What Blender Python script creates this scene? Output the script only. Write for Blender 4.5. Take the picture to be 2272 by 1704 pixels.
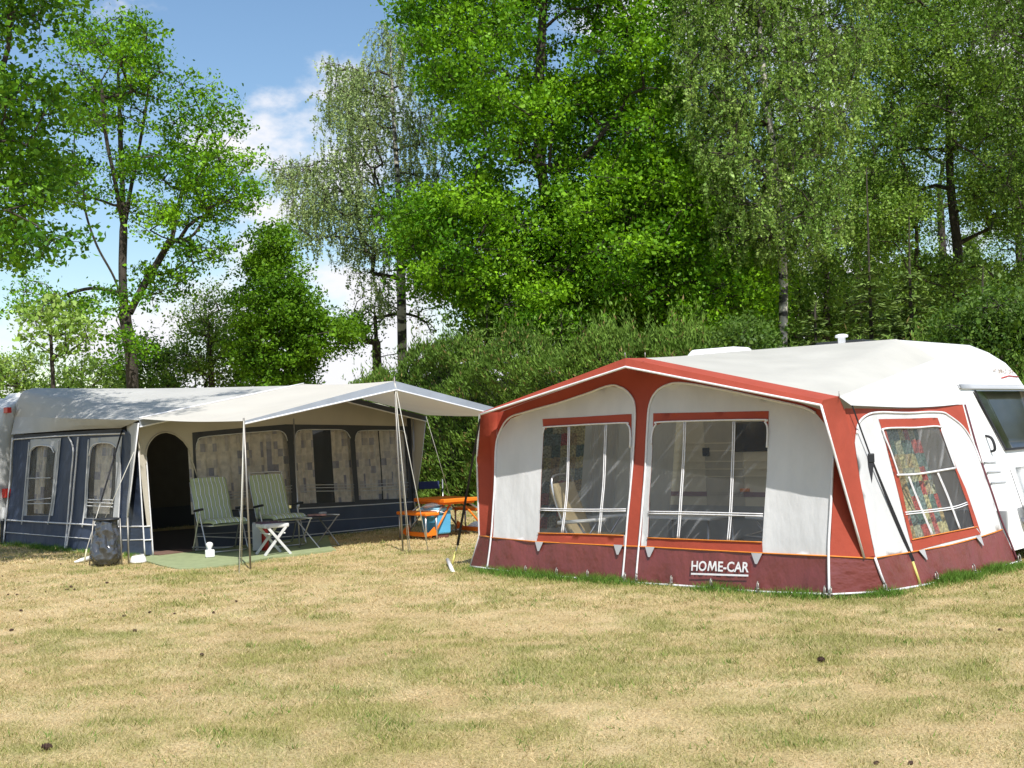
import bpy, bmesh, math, random
import numpy as np
from mathutils import Vector, Matrix, noise
from mathutils.geometry import delaunay_2d_cdt

R = math.radians
SC = bpy.context.scene
COL = SC.collection
for o in list(bpy.data.objects):
    bpy.data.objects.remove(o)

# ------------------------------------------------------------------ camera
F = 2650.0                                  # focal length in photograph pixels (2272 wide)
EYE = Vector((0, 0, 1.66))
CAMROT = Matrix.Rotation(R(90 + 2.23), 3, 'X') @ Matrix.Rotation(R(-2.0), 3, 'Z')
cam_data = bpy.data.cameras.new('camera')
cam_data.sensor_width = 36.0
cam_data.lens = 36.0 * F / 2272.0
cam_data.clip_end = 3000
cam = bpy.data.objects.new('camera', cam_data)
COL.objects.link(cam)
cam.matrix_world = Matrix.Translation(EYE) @ CAMROT.to_4x4()
SC.camera = cam

# ------------------------------------------------------------------ sky, sun, exposure
SUN_DIR = Vector((0.30, -0.954, 1.30)).normalized()      # towards the sun
world = bpy.data.worlds.new('World')
SC.world = world
world.use_nodes = True
wn, wl = world.node_tree.nodes, world.node_tree.links
wn.clear()
w_out = wn.new('ShaderNodeOutputWorld')
w_bg = wn.new('ShaderNodeBackground')
w_bg.inputs['Strength'].default_value = 0.112
sky = wn.new('ShaderNodeTexSky')
sky.sky_type = 'NISHITA'
sky.sun_disc = False
sky.sun_elevation = math.asin(SUN_DIR.z)
sky.sun_rotation = math.atan2(SUN_DIR.x, SUN_DIR.y)
sky.air_density = 1.25
sky.dust_density = 0.1
sky.ozone_density = 2.5
# clouds: fair-weather cumulus all round the sky, denser towards the horizon
w_tc = wn.new('ShaderNodeTexCoord')
w_map = wn.new('ShaderNodeMapping')
w_map.inputs['Location'].default_value = (3.6071, -1.0745, -4.2358)
w_map.inputs['Scale'].default_value = (1.0, 1.0, 1.7)
w_noise = wn.new('ShaderNodeTexNoise')
w_noise.inputs['Scale'].default_value = 5.2
w_noise.inputs['Detail'].default_value = 9
w_noise.inputs['Roughness'].default_value = 0.56
w_sep = wn.new('ShaderNodeSeparateXYZ')
w_el = wn.new('ShaderNodeMapRange')
w_el.inputs['From Min'].default_value = 0.0
w_el.inputs['From Max'].default_value = 0.24
w_el.inputs['To Min'].default_value = 0.03
w_el.inputs['To Max'].default_value = -0.03
w_add = wn.new('ShaderNodeMath'); w_add.operation = 'ADD'
w_ramp = wn.new('ShaderNodeMapRange')
w_ramp.interpolation_type = 'SMOOTHSTEP'
w_ramp.inputs['From Min'].default_value = 0.485
w_ramp.inputs['From Max'].default_value = 0.60
w_hsv = wn.new('ShaderNodeHueSaturation')
w_hsv.inputs['Saturation'].default_value = 1.08
w_mix = wn.new('ShaderNodeMix'); w_mix.data_type = 'RGBA'
w_mix.inputs['B'].default_value = (6.9, 6.9, 7.2, 1)
wl.new(w_tc.outputs['Generated'], w_map.inputs['Vector'])
wl.new(w_map.outputs['Vector'], w_noise.inputs['Vector'])
wl.new(w_tc.outputs['Generated'], w_sep.inputs['Vector'])
wl.new(w_sep.outputs['Z'], w_el.inputs['Value'])
wl.new(w_noise.outputs['Fac'], w_add.inputs[0])
wl.new(w_el.outputs['Result'], w_add.inputs[1])
wl.new(w_add.outputs['Value'], w_ramp.inputs['Value'])
wl.new(w_ramp.outputs['Result'], w_mix.inputs['Factor'])
wl.new(sky.outputs['Color'], w_hsv.inputs['Color'])
wl.new(w_hsv.outputs['Color'], w_mix.inputs['A'])
wl.new(w_mix.outputs['Result'], w_bg.inputs['Color'])
wl.new(w_bg.outputs['Background'], w_out.inputs['Surface'])

sun_data = bpy.data.lights.new('sun', 'SUN')
sun_data.energy = 4.8
sun_data.angle = R(0.5)
sun_data.color = (1.0, 0.965, 0.91)
sun = bpy.data.objects.new('sun', sun_data)
COL.objects.link(sun)
sun.rotation_euler = (-SUN_DIR).to_track_quat('-Z', 'Y').to_euler()

SC.view_settings.view_transform = 'Standard'
SC.view_settings.look = 'None'
SC.view_settings.exposure = 0.36
SC.view_settings.gamma = 1.0
SC.render.engine = 'CYCLES'
SC.cycles.use_denoising = True
SC.cycles.max_bounces = 8
SC.cycles.transparent_max_bounces = 16
SC.cycles.caustics_reflective = False
SC.cycles.caustics_refractive = False

# ------------------------------------------------------------------ survey helpers (sight lines from the photographer's spot)
def ray(px, py):
    return CAMROT @ Vector(((px - 1136) / F, -(py - 852) / F, -1.0))
def W(px, py, y):                    # point on the sight line at depth y
    d = ray(px, py)
    return EYE + d * (y / d.y)
def G(px, py, z=0.0):                # point on the ground
    d = ray(px, py)
    return EYE + d * ((z - EYE.z) / d.z)
def HIT(px, py, p0, n):
    d = ray(px, py)
    return EYE + d * ((p0 - EYE).dot(n) / d.dot(n))
def PX(p):
    q = CAMROT.transposed() @ (Vector(p) - EYE)
    return (1136 + q.x / -q.z * F, 852 - q.y / -q.z * F)
def zoomed(x0, y0, s):
    return lambda *pts: [(x0 + s * a, y0 + s * b) for a, b in pts]
r1 = zoomed(0, 820, .2772)
r2 = zoomed(400, 820, .31645)
r3 = zoomed(1000, 740, .3618)
r4 = zoomed(1400, 740, .36176)
r5 = zoomed(1800, 720, .3797)
r6 = zoomed(400, 1020, .1718)
r7 = zoomed(840, 1040, .1446)
UP = Vector((0, 0, 1))

# ------------------------------------------------------------------ materials
MATS = {}
def newmat(name):
    m = bpy.data.materials.new(name)
    m.use_nodes = True
    nt = m.node_tree
    nt.nodes.clear()
    out = nt.nodes.new('ShaderNodeOutputMaterial')
    return m, nt.nodes, nt.links, out
def rgba(c):
    return (c[0], c[1], c[2], 1)
def mat(name, col, rough=0.6, metal=0.0, spec=0.4, var=0.12, vscale=6.0, bump=0.0, bscale=40.0, transl=0.0, coords='Object', stretch=(1, 1, 1), bdist=0.01, dirt=None):
    if name in MATS:
        return MATS[name]
    m, n, l, out = newmat(name)
    b = n.new('ShaderNodeBsdfPrincipled')
    b.inputs['Roughness'].default_value = rough
    b.inputs['Metallic'].default_value = metal
    b.inputs['Specular IOR Level'].default_value = spec
    tc = n.new('ShaderNodeTexCoord')
    mp = n.new('ShaderNodeMapping')
    mp.inputs['Scale'].default_value = stretch
    l.new(tc.outputs[coords], mp.inputs['Vector'])
    nz = n.new('ShaderNodeTexNoise')
    nz.inputs['Scale'].default_value = vscale
    nz.inputs['Detail'].default_value = 6
    l.new(mp.outputs['Vector'], nz.inputs['Vector'])
    mr = n.new('ShaderNodeMapRange')
    mr.inputs['From Min'].default_value = 0.3
    mr.inputs['From Max'].default_value = 0.7
    mr.inputs['To Min'].default_value = 1 - var
    mr.inputs['To Max'].default_value = 1 + var * 0.5
    l.new(nz.outputs['Fac'], mr.inputs['Value'])
    mx = n.new('ShaderNodeMix'); mx.data_type = 'RGBA'; mx.blend_type = 'MULTIPLY'
    mx.inputs['Factor'].default_value = 1.0
    mx.inputs['A'].default_value = rgba(col)
    l.new(mr.outputs['Result'], mx.inputs['B'])
    l.new(mx.outputs['Result'], b.inputs['Base Color'])
    if bump > 0:
        nb = n.new('ShaderNodeTexNoise')
        nb.inputs['Scale'].default_value = bscale
        nb.inputs['Detail'].default_value = 4
        l.new(mp.outputs['Vector'], nb.inputs['Vector'])
        bp = n.new('ShaderNodeBump')
        bp.inputs['Strength'].default_value = bump
        bp.inputs['Distance'].default_value = bdist
        l.new(nb.outputs['Fac'], bp.inputs['Height'])
        l.new(bp.outputs['Normal'], b.inputs['Normal'])
    if transl > 0:
        t = n.new('ShaderNodeBsdfTranslucent')
        l.new(mx.outputs['Result'], t.inputs['Color'])
        ms = n.new('ShaderNodeMixShader')
        ms.inputs['Fac'].default_value = transl
        l.new(b.outputs['BSDF'], ms.inputs[1])
        l.new(t.outputs['BSDF'], ms.inputs[2])
        l.new(ms.outputs['Shader'], out.inputs['Surface'])
    else:
        l.new(b.outputs['BSDF'], out.inputs['Surface'])
    MATS[name] = m
    return m

RED = mat('brick_red_awning_cloth', (0.350, 0.058, 0.031), 0.75, var=0.12, vscale=3, bump=0.3, bscale=9, transl=0.0, coords='UV', bdist=.02)
MAROON = mat('maroon_coated_skirt', (0.185, 0.044, 0.040), 0.40, spec=0.6, var=0.22, vscale=2.5, bump=0.9, bscale=3.2, coords='UV', stretch=(1.0, 0.6, 1), bdist=.07)
WHITE = mat('white_awning_cloth', (0.72, 0.73, 0.73), 0.7, var=0.10, vscale=2.2, bump=0.45, bscale=5.5, transl=0.20, stretch=(1.5, .6, 1), coords='UV', bdist=.03)
GUSSET = mat('white_gusset_cloth', (0.70, 0.71, 0.72), 0.65, var=0.06, vscale=2, bump=0.25, bscale=4, transl=0.12, bdist=.03)
ROOFWHITE = mat('off_white_roof_cloth', (0.56, 0.545, 0.49), 0.6, var=0.10, vscale=1.6, bump=0.25, bscale=4, transl=0.18, bdist=.03)
PIPE_WHITE = mat('white_piping', (0.74, 0.73, 0.74), 0.5, var=0.1, vscale=20)
PIPE_ORANGE = mat('orange_piping', (0.72, 0.24, 0.035), 0.5, var=0.1, vscale=20)
PIPE_DARK = mat('dark_red_piping', (0.12, 0.03, 0.04), 0.5, var=0.1, vscale=20)
GREYFLAP = mat('grey_mud_flap', (0.24, 0.25, 0.26), 0.6, var=0.3, vscale=5, bump=0.4, bscale=7, bdist=.03)
TRIANGLE = mat('grey_toggle_tab', (0.42, 0.42, 0.43), 0.6)
BODYWHITE = mat('white_caravan_panel', (0.80, 0.80, 0.79), 0.28, spec=0.5, var=0.05, vscale=1.5)
BODYCREAM = mat('cream_caravan_panel', (0.76, 0.71, 0.58), 0.4, spec=0.5, var=0.06, vscale=1.5)
DARKGLASS = mat('dark_tinted_glass', (0.035, 0.034, 0.030), 0.12, spec=0.7, var=0.3, vscale=3)
RUBBER = mat('black_rubber', (0.02, 0.02, 0.022), 0.6)
ALU = mat('aluminium_tube', (0.55, 0.55, 0.56), 0.35, metal=0.8, var=0.1)
STEEL = mat('weathered_steel_tube', (0.33, 0.31, 0.28), 0.45, metal=0.6, var=0.2)
GREYTRIM = mat('grey_trim', (0.45, 0.46, 0.48), 0.4, var=0.05)
PLASTICWHITE = mat('white_plastic', (0.80, 0.80, 0.80), 0.35, var=0.04)
STOOLWHITE = mat('greyer_white_plastic', (0.60, 0.60, 0.59), 0.5, var=0.12)  # plastic a step greyer than the plain white
BLACKSTRAP = mat('black_strap', (0.018, 0.018, 0.022), 0.7)
ROPE = mat('pale_rope', (0.55, 0.53, 0.47), 0.8)
YELLOWSPRING = mat('yellow_rubber_ladder', (0.60, 0.55, 0.16), 0.5)
NAVY = mat('navy_coated_cloth', (0.050, 0.066, 0.105), 0.5, spec=0.5, var=0.25, vscale=2, bump=0.6, bscale=3, coords='UV', bdist=.05)
SLATE = mat('slate_blue_cloth', (0.044, 0.063, 0.108), 0.55, spec=0.3, var=0.22, vscale=2, bump=0.6, bscale=3, coords='UV', stretch=(1.4, .6, 1), bdist=.05)
CHARCOAL = mat('charcoal_cloth', (0.052, 0.056, 0.064), 0.75, var=0.15, vscale=3, bump=.2, bscale=6, coords='UV')
TAUPE = mat('taupe_awning_cloth', (0.50, 0.455, 0.375), 0.8, var=0.08, vscale=2, bump=.25, bscale=5, coords='UV', transl=0.06, bdist=.02)
CANOPY = mat('cream_canopy_cloth', (0.60, 0.57, 0.51), 0.75, var=0.05, vscale=1.5, bump=.2, bscale=3, transl=0.14, bdist=.02)
ROOFGREY = mat('pale_grey_roof_cloth', (0.50, 0.49, 0.46), 0.62, var=0.07, vscale=1.5, bump=.3, bscale=2.5, transl=0.06, bdist=.03)
VALANCE = mat('grey_valance_cloth', (0.27, 0.295, 0.33), 0.6, var=0.1, vscale=3, bump=.5, bscale=3, bdist=.04)
FLAPGREY = mat('light_grey_wing_cloth', (0.47, 0.48, 0.49), 0.65, var=0.08, vscale=3, bump=.4, bscale=4, bdist=.03)
LINEWHITE = mat('pale_seam_tape', (0.60, 0.60, 0.60), 0.6)
LINEGREY = mat('grey_seam_tape', (0.30, 0.31, 0.33), 0.6)
MATGREEN = mat('green_ground_mat', (0.27, 0.315, 0.165), 0.9, var=0.15, vscale=8, bump=.4, bscale=90)
ORANGE = mat('orange_plastic', (0.86, 0.21, 0.018), 0.38, var=0.1, vscale=4)
COOLBLUE = mat('sky_blue_plastic', (0.10, 0.40, 0.66), 0.4, var=0.08)
NAVYCLOTH = mat('navy_seat_cloth', (0.02, 0.03, 0.10), 0.8)
BAGSILVER = mat('shiny_black_refuse_bag', (0.050, 0.053, 0.060), 0.16, spec=1.0, var=0.3, vscale=6, bump=0.25, bscale=7, bdist=.03)
BLACKPLASTIC = mat('black_plastic', (0.02, 0.022, 0.026), 0.45)
BEIGECUSHION = mat('beige_cushion', (0.72, 0.58, 0.34), 0.8, var=0.1, vscale=8)
TOWEL = mat('pale_blue_towel', (0.42, 0.50, 0.60), 0.9, var=0.15, vscale=12)
REDPAINT = mat('red_paint', (0.55, 0.04, 0.03), 0.35)
MAGAZINE = mat('printed_paper', (0.42, 0.22, 0.20), 0.5, var=0.7, vscale=14)
PURPLECLOTH = mat('dark_purple_cloth', (0.10, 0.06, 0.09), 0.8)
GREYPANEL = mat('light_grey_panel', (0.36, 0.37, 0.38), 0.6)
BROWNMAT = mat('brown_doormat', (0.17, 0.10, 0.075), 0.95, bump=.5, bscale=80)
CONE = mat('pine_cone_brown', (0.055, 0.028, 0.018), 0.8, var=0.4, vscale=60)
LAMPRED = mat('red_lamp_lens', (0.50, 0.03, 0.02), 0.2)
LAMPORANGE = mat('orange_lamp_lens', (0.75, 0.22, 0.03), 0.3)
BARK = mat('brown_bark', (0.062, 0.050, 0.038), 0.9, var=0.5, vscale=9, bump=1.0, bscale=14, stretch=(1, 1, .3), bdist=.04)
SHADEDPANEL = mat('shade_brown_panel', (0.10, 0.085, 0.065), 0.7)  # pale caravan wall darkened to carry the doorway's shade

def birch_bark():
    m, n, l, out = newmat('birch_bark')
    b = n.new('ShaderNodeBsdfPrincipled'); b.inputs['Roughness'].default_value = .7
    tc = n.new('ShaderNodeTexCoord'); mp = n.new('ShaderNodeMapping')
    mp.inputs['Scale'].default_value = (2.2, 2.2, 5.5)
    l.new(tc.outputs['Object'], mp.inputs['Vector'])
    nz = n.new('ShaderNodeTexNoise'); nz.inputs['Scale'].default_value = 1.3; nz.inputs['Detail'].default_value = 5
    l.new(mp.outputs['Vector'], nz.inputs['Vector'])
    r = n.new('ShaderNodeValToRGB')
    r.color_ramp.elements[0].position = .44; r.color_ramp.elements[0].color = (.03, .027, .025, 1)
    r.color_ramp.elements[1].position = .56; r.color_ramp.elements[1].color = (.50, .46, .40, 1)
    l.new(nz.outputs['Fac'], r.inputs['Fac']); l.new(r.outputs['Color'], b.inputs['Base Color'])
    l.new(b.outputs['BSDF'], out.inputs['Surface'])
    return m
BIRCH = birch_bark()

def leaf_mat(name, transl=0.30, rough=0.45):
    m, n, l, out = newmat(name)
    at = n.new('ShaderNodeAttribute'); at.attribute_name = 'tint'
    b = n.new('ShaderNodeBsdfPrincipled')
    b.inputs['Roughness'].default_value = rough
    b.inputs['Specular IOR Level'].default_value = 0.16
    t = n.new('ShaderNodeBsdfTranslucent')
    hs = n.new('ShaderNodeHueSaturation'); hs.inputs['Saturation'].default_value = 1.15; hs.inputs['Value'].default_value = 1.25
    l.new(at.outputs['Color'], b.inputs['Base Color'])
    l.new(at.outputs['Color'], hs.inputs['Color']); l.new(hs.outputs['Color'], t.inputs['Color'])
    ms = n.new('ShaderNodeMixShader'); ms.inputs['Fac'].default_value = transl
    l.new(b.outputs['BSDF'], ms.inputs[1]); l.new(t.outputs['BSDF'], ms.inputs[2])
    l.new(ms.outputs['Shader'], out.inputs['Surface'])
    return m
LEAF = leaf_mat('broad_leaf')
NEEDLE = leaf_mat('conifer_spray', 0.12, 0.6)
GRASS = leaf_mat('grass_blade', 0.2, 0.7)

def film_mat(name, tint=(0.85, 0.86, 0.84), base=0.05, streak=0.35, sangle=0.7):
    """clear flexible window film: see-through, glossy, with whitish crease streaks"""
    m, n, l, out = newmat(name)
    tr = n.new('ShaderNodeBsdfTransparent'); tr.inputs['Color'].default_value = rgba(tint)
    gl = n.new('ShaderNodeBsdfGlossy'); gl.inputs['Roughness'].default_value = 0.06
    df = n.new('ShaderNodeBsdfDiffuse'); df.inputs['Color'].default_value = (.75, .76, .78, 1)
    tc = n.new('ShaderNodeTexCoord'); mp = n.new('ShaderNodeMapping')
    mp0 = n.new('ShaderNodeMapping'); mp0.inputs['Rotation'].default_value = (0, 0, sangle)
    mp.inputs['Scale'].default_value = (15, 1.2, 1)
    l.new(tc.outputs['UV'], mp0.inputs['Vector']); l.new(mp0.outputs['Vector'], mp.inputs['Vector'])
    nz = n.new('ShaderNodeTexNoise'); nz.inputs['Scale'].default_value = 1.2; nz.inputs['Detail'].default_value = 4
    nz.inputs['Distortion'].default_value = .25
    l.new(mp.outputs['Vector'], nz.inputs['Vector'])
    mr = n.new('ShaderNodeMapRange'); mr.interpolation_type = 'SMOOTHSTEP'
    mr.inputs['From Min'].default_value = .55; mr.inputs['From Max'].default_value = .75
    mr.inputs['To Min'].default_value = base; mr.inputs['To Max'].default_value = streak
    l.new(nz.outputs['Fac'], mr.inputs['Value'])
    bp = n.new('ShaderNodeBump'); bp.inputs['Strength'].default_value = .7; bp.inputs['Distance'].default_value = .03
    l.new(nz.outputs['Fac'], bp.inputs['Height']); l.new(bp.outputs['Normal'], gl.inputs['Normal'])
    m1 = n.new('ShaderNodeMixShader')
    l.new(mr.outputs['Result'], m1.inputs['Fac']); l.new(tr.outputs['BSDF'], m1.inputs[1]); l.new(df.outputs['BSDF'], m1.inputs[2])
    lw = n.new('ShaderNodeLayerWeight'); lw.inputs['Blend'].default_value = .22
    l.new(bp.outputs['Normal'], lw.inputs['Normal'])
    mm = n.new('ShaderNodeMath'); mm.operation = 'MULTIPLY'; mm.inputs[1].default_value = .7
    l.new(lw.outputs['Fresnel'], mm.inputs[0])
    m2 = n.new('ShaderNodeMixShader')
    l.new(mm.outputs['Value'], m2.inputs['Fac']); l.new(m1.outputs['Shader'], m2.inputs[1]); l.new(gl.outputs['BSDF'], m2.inputs[2])
    l.new(m2.outputs['Shader'], out.inputs['Surface'])
    return m
FILM = film_mat('clear_window_film', (.93, .93, .91), .035, .20, .75)
FILMGREY = film_mat('grey_window_film', (.94, .94, .93), .05, .14, .1)

def curtain_mat(name, cell, cols, lo=.42, hi=1.25, transl=.3, fine=None):
    """printed cloth: rectangles snapped to a grid in metres of cloth"""
    m, n, l, out = newmat(name)
    b = n.new('ShaderNodeBsdfPrincipled'); b.inputs['Roughness'].default_value = .85
    tc = n.new('ShaderNodeTexCoord')
    sn = n.new('ShaderNodeVectorMath'); sn.operation = 'SNAP'
    sn.inputs[1].default_value = (cell[0], cell[1], 1)
    l.new(tc.outputs['UV'], sn.inputs[0])
    wnz = n.new('ShaderNodeTexWhiteNoise'); wnz.noise_dimensions = '2D'
    l.new(sn.outputs['Vector'], wnz.inputs['Vector'])
    r = n.new('ShaderNodeValToRGB'); r.color_ramp.interpolation = 'CONSTANT'
    els = r.color_ramp.elements
    while len(els) < len(cols):
        els.new(0.5)
    for e, (p, c) in zip(els, cols):
        e.position = p; e.color = rgba(c)
    l.new(wnz.outputs['Value'], r.inputs['Fac'])
    nz = n.new('ShaderNodeTexNoise'); nz.inputs['Scale'].default_value = 22 if fine is None else fine; nz.inputs['Detail'].default_value = 3
    l.new(tc.outputs['UV'], nz.inputs['Vector'])
    mr = n.new('ShaderNodeMapRange'); mr.inputs['From Min'].default_value = .35; mr.inputs['From Max'].default_value = .65
    mr.inputs['To Min'].default_value = lo; mr.inputs['To Max'].default_value = hi
    l.new(nz.outputs['Fac'], mr.inputs['Value'])
    mx = n.new('ShaderNodeMix'); mx.data_type = 'RGBA'; mx.blend_type = 'MULTIPLY'; mx.inputs['Factor'].default_value = 1
    l.new(r.outputs['Color'], mx.inputs['A']); l.new(mr.outputs['Result'], mx.inputs['B'])
    l.new(mx.outputs['Result'], b.inputs['Base Color'])
    t = n.new('ShaderNodeBsdfTranslucent'); l.new(mx.outputs['Result'], t.inputs['Color'])
    ms = n.new('ShaderNodeMixShader'); ms.inputs['Fac'].default_value = transl
    l.new(b.outputs['BSDF'], ms.inputs[1]); l.new(t.outputs['BSDF'], ms.inputs[2])
    l.new(ms.outputs['Shader'], out.inputs['Surface'])
    return m
PATCHWORK = curtain_mat('patchwork_curtain_cloth', (.16, .15), [(0, (.52, .10, .08)), (.18, (.60, .55, .27)), (.38, (.12, .21, .17)), (.5, (.50, .38, .18)), (.66, (.52, .54, .38)), (.84, (.20, .29, .27))], fine=40)
SQUARES = curtain_mat('beige_curtain_with_grey_squares', (.095, .125), [(0, (.92, .84, .74)), (.70, (.50, .48, .55)), (.80, (.74, .68, .65)), (.92, (.40, .39, .47))], .80, 1.08, fine=9)

def stripe_mat():
    m, n, l, out = newmat('green_striped_cushion')
    b = n.new('ShaderNodeBsdfPrincipled'); b.inputs['Roughness'].default_value = .85
    tc = n.new('ShaderNodeTexCoord'); sp = n.new('ShaderNodeSeparateXYZ')
    l.new(tc.outputs['UV'], sp.inputs['Vector'])
    ml = n.new('ShaderNodeMath'); ml.operation = 'MULTIPLY'; ml.inputs[1].default_value = 1 / .066
    l.new(sp.outputs['X'], ml.inputs[0])
    fr = n.new('ShaderNodeMath'); fr.operation = 'FRACT'; l.new(ml.outputs['Value'], fr.inputs[0])
    r = n.new('ShaderNodeValToRGB'); r.color_ramp.interpolation = 'CONSTANT'
    e = r.color_ramp.elements
    e[0].position = 0; e[0].color = (.36, .41, .245, 1)
    e[1].position = .66; e[1].color = (.07, .09, .13, 1)
    for p, c in ((.72, (.74, .78, .84)), (.88, (.07, .09, .13)), (.95, (.36, .41, .245))):
        q = e.new(p); q.color = rgba(c)
    l.new(fr.outputs['Value'], r.inputs['Fac']); l.new(r.outputs['Color'], b.inputs['Base Color'])
    l.new(b.outputs['BSDF'], out.inputs['Surface'])
    return m
STRIPES = stripe_mat()

# ------------------------------------------------------------------ mesh helpers
ORIG = {}
def tag(o, label=None, cat=None, group=None, kind=None):
    if label: o['label'] = label
    if cat: o['category'] = cat
    if group: o['group'] = group
    if kind: o['kind'] = kind
    return o
def thing(name, label, cat, loc=(0, 0, 0), rotz=0.0, group=None, local=False):
    e = bpy.data.objects.new(name, None)
    e.empty_display_size = 0.2
    COL.objects.link(e)
    e.location = loc
    e.rotation_euler = (0, 0, rotz)
    ORIG[e.name] = Vector((0, 0, 0)) if local else Vector(loc)
    return tag(e, label, cat, group)
def mk(name, verts, faces, m, parent=None, smooth=True, uv=None, loc=None):
    off = ORIG[parent.name] if parent is not None else Vector(loc or (0, 0, 0))
    me = bpy.data.meshes.new(name)
    me.from_pydata([tuple(Vector(v) - off) for v in verts], [], faces)
    if uv is not None:
        ul = me.uv_layers.new(name='UVMap')
        for lp in me.loops:
            ul.data[lp.index].uv = uv[lp.vertex_index]
    if smooth:
        for p in me.polygons:
            p.use_smooth = True
    me.materials.append(m)
    me.update()
    o = bpy.data.objects.new(name, me)
    COL.objects.link(o)
    if parent is not None:
        o.parent = parent
        ORIG[o.name] = off.copy()
    else:
        o.location = off
        ORIG[o.name] = off.copy()
    return o
class MB:
    """collects boxes, tubes and lathes into one mesh"""
    def __init__(s): s.v = []; s.f = []; s.uv = []
    def add(s, v, f):
        k = len(s.v); s.v += [Vector(x) for x in v]; s.f += [tuple(i + k for i in q) for q in f]
        return s
    def box(s, c, size, M=None, taper=1.0):
        c = Vector(c); sx, sy, sz = (q / 2 for q in size)
        v = []
        for z, t in ((-sz, 1), (sz, taper)):
            for x, y in ((-sx, -sy), (sx, -sy), (sx, sy), (-sx, sy)):
                p = Vector((x * t, y * t, z))
                v.append(c + (M @ p if M else p))
        return s.add(v, [(3, 2, 1, 0), (4, 5, 6, 7), (0, 1, 5, 4), (1, 2, 6, 5), (2, 3, 7, 6), (3, 0, 4, 7)])
    def tube(s, pts, r, n=6, caps=True):
        pts = [Vector(p) for p in pts]
        rs = r if isinstance(r, (list, tuple)) else [r] * len(pts)
        v = []; f = []
        a = None
        for i, p in enumerate(pts):
            d = (pts[min(i + 1, len(pts) - 1)] - pts[max(i - 1, 0)])
            d = d.normalized() if d.length > 1e-9 else UP
            if a is None:
                a = d.cross(Vector((0, 0, 1)) if abs(d.z) < .9 else Vector((1, 0, 0))).normalized()
            a = (a - d * a.dot(d)).normalized()
            b = d.cross(a)
            for k in range(n):
                t = 2 * math.pi * k / n
                v.append(p + (a * math.cos(t) + b * math.sin(t)) * rs[i])
        for i in range(len(pts) - 1):
            for k in range(n):
                f.append((i * n + k, i * n + (k + 1) % n, (i + 1) * n + (k + 1) % n, (i + 1) * n + k))
        if caps:
            f.append(tuple(range(n - 1, -1, -1)))
            f.append(tuple((len(pts) - 1) * n + k for k in range(n)))
        return s.add(v, f)
    def lathe(s, c, prof, n=20, sx=1.0, sy=1.0):
        c = Vector(c); v = []; f = []
        for r, z in prof:
            for k in range(n):
                t = 2 * math.pi * k / n
                v.append(c + Vector((r * sx * math.cos(t), r * sy * math.sin(t), z)))
        for i in range(len(prof) - 1):
            for k in range(n):
                f.append((i * n + k, i * n + (k + 1) % n, (i + 1) * n + (k + 1) % n, (i + 1) * n + k))
        f.append(tuple(range(n - 1, -1, -1)))
        f.append(tuple((len(prof) - 1) * n + k for k in range(n)))
        return s.add(v, f)
    def build(s, name, m, parent=None, smooth=False, loc=None, bevel=0):
        o = mk(name, s.v, s.f, m, parent, smooth, None, loc)
        if bevel:
            b = o.modifiers.new('bevel', 'BEVEL'); b.width = bevel; b.segments = 2; b.limit_method = 'ANGLE'
        return o
def tube(name, pts, r, m, parent=None, n=6, smooth=True, loc=None):
    return MB().tube(pts, r, n).build(name, m, parent, smooth, loc)
def smooth_line(pts, k=6):
    """Catmull-Rom through the points"""
    pts = [Vector(p) for p in pts]
    if len(pts) < 3:
        return pts
    out = []
    for i in range(len(pts) - 1):
        p0, p1, p2, p3 = pts[max(i - 1, 0)], pts[i], pts[i + 1], pts[min(i + 2, len(pts) - 1)]
        for j in range(k):
            t = j / k
            out.append(.5 * ((2 * p1) + (p2 - p0) * t + (2 * p0 - 5 * p1 + 4 * p2 - p3) * t * t + (3 * p1 - p0 - 3 * p2 + p3) * t ** 3))
    out.append(pts[-1])
    return out
def ruled(name, A, B, m, parent, n=24, k=12, sag=0.0, wob=0.0, seed=0.0, smooth=True):
    """sheet stretched between two edge curves, hanging by sag"""
    def resample(P):
        P = [Vector(p) for p in P]
        L = [0]
        for a, b in zip(P, P[1:]): L.append(L[-1] + (b - a).length)
        out = []
        for i in range(n + 1):
            t = L[-1] * i / n
            j = max(q for q in range(len(P)) if L[q] <= t + 1e-9)
            if j >= len(P) - 1: out.append(P[-1].copy()); continue
            out.append(P[j].lerp(P[j + 1], (t - L[j]) / max(L[j + 1] - L[j], 1e-9)))
        return out
    A, B = resample(A), resample(B)
    v = []; uv = []; f = []
    for i in range(n + 1):
        for j in range(k + 1):
            t = j / k
            p = A[i].lerp(B[i], t)
            w = math.sin(math.pi * t) * math.sin(math.pi * min(1, max(0, i / n)))
            p = p - UP * (sag * math.sin(math.pi * t) * (.35 + .65 * math.sin(math.pi * i / n)))
            if wob:
                p = p + UP * (wob * w * noise.noise(Vector((i / n * 5, t * 4, seed))))
            v.append(p); uv.append(((A[i] - A[0]).length, t * (B[i] - A[i]).length))
    for i in range(n):
        for j in range(k):
            a = i * (k + 1) + j
            f.append((a, a + k + 1, a + k + 2, a + 1))
    return mk(name, v, f, m, parent, smooth, uv)

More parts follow.
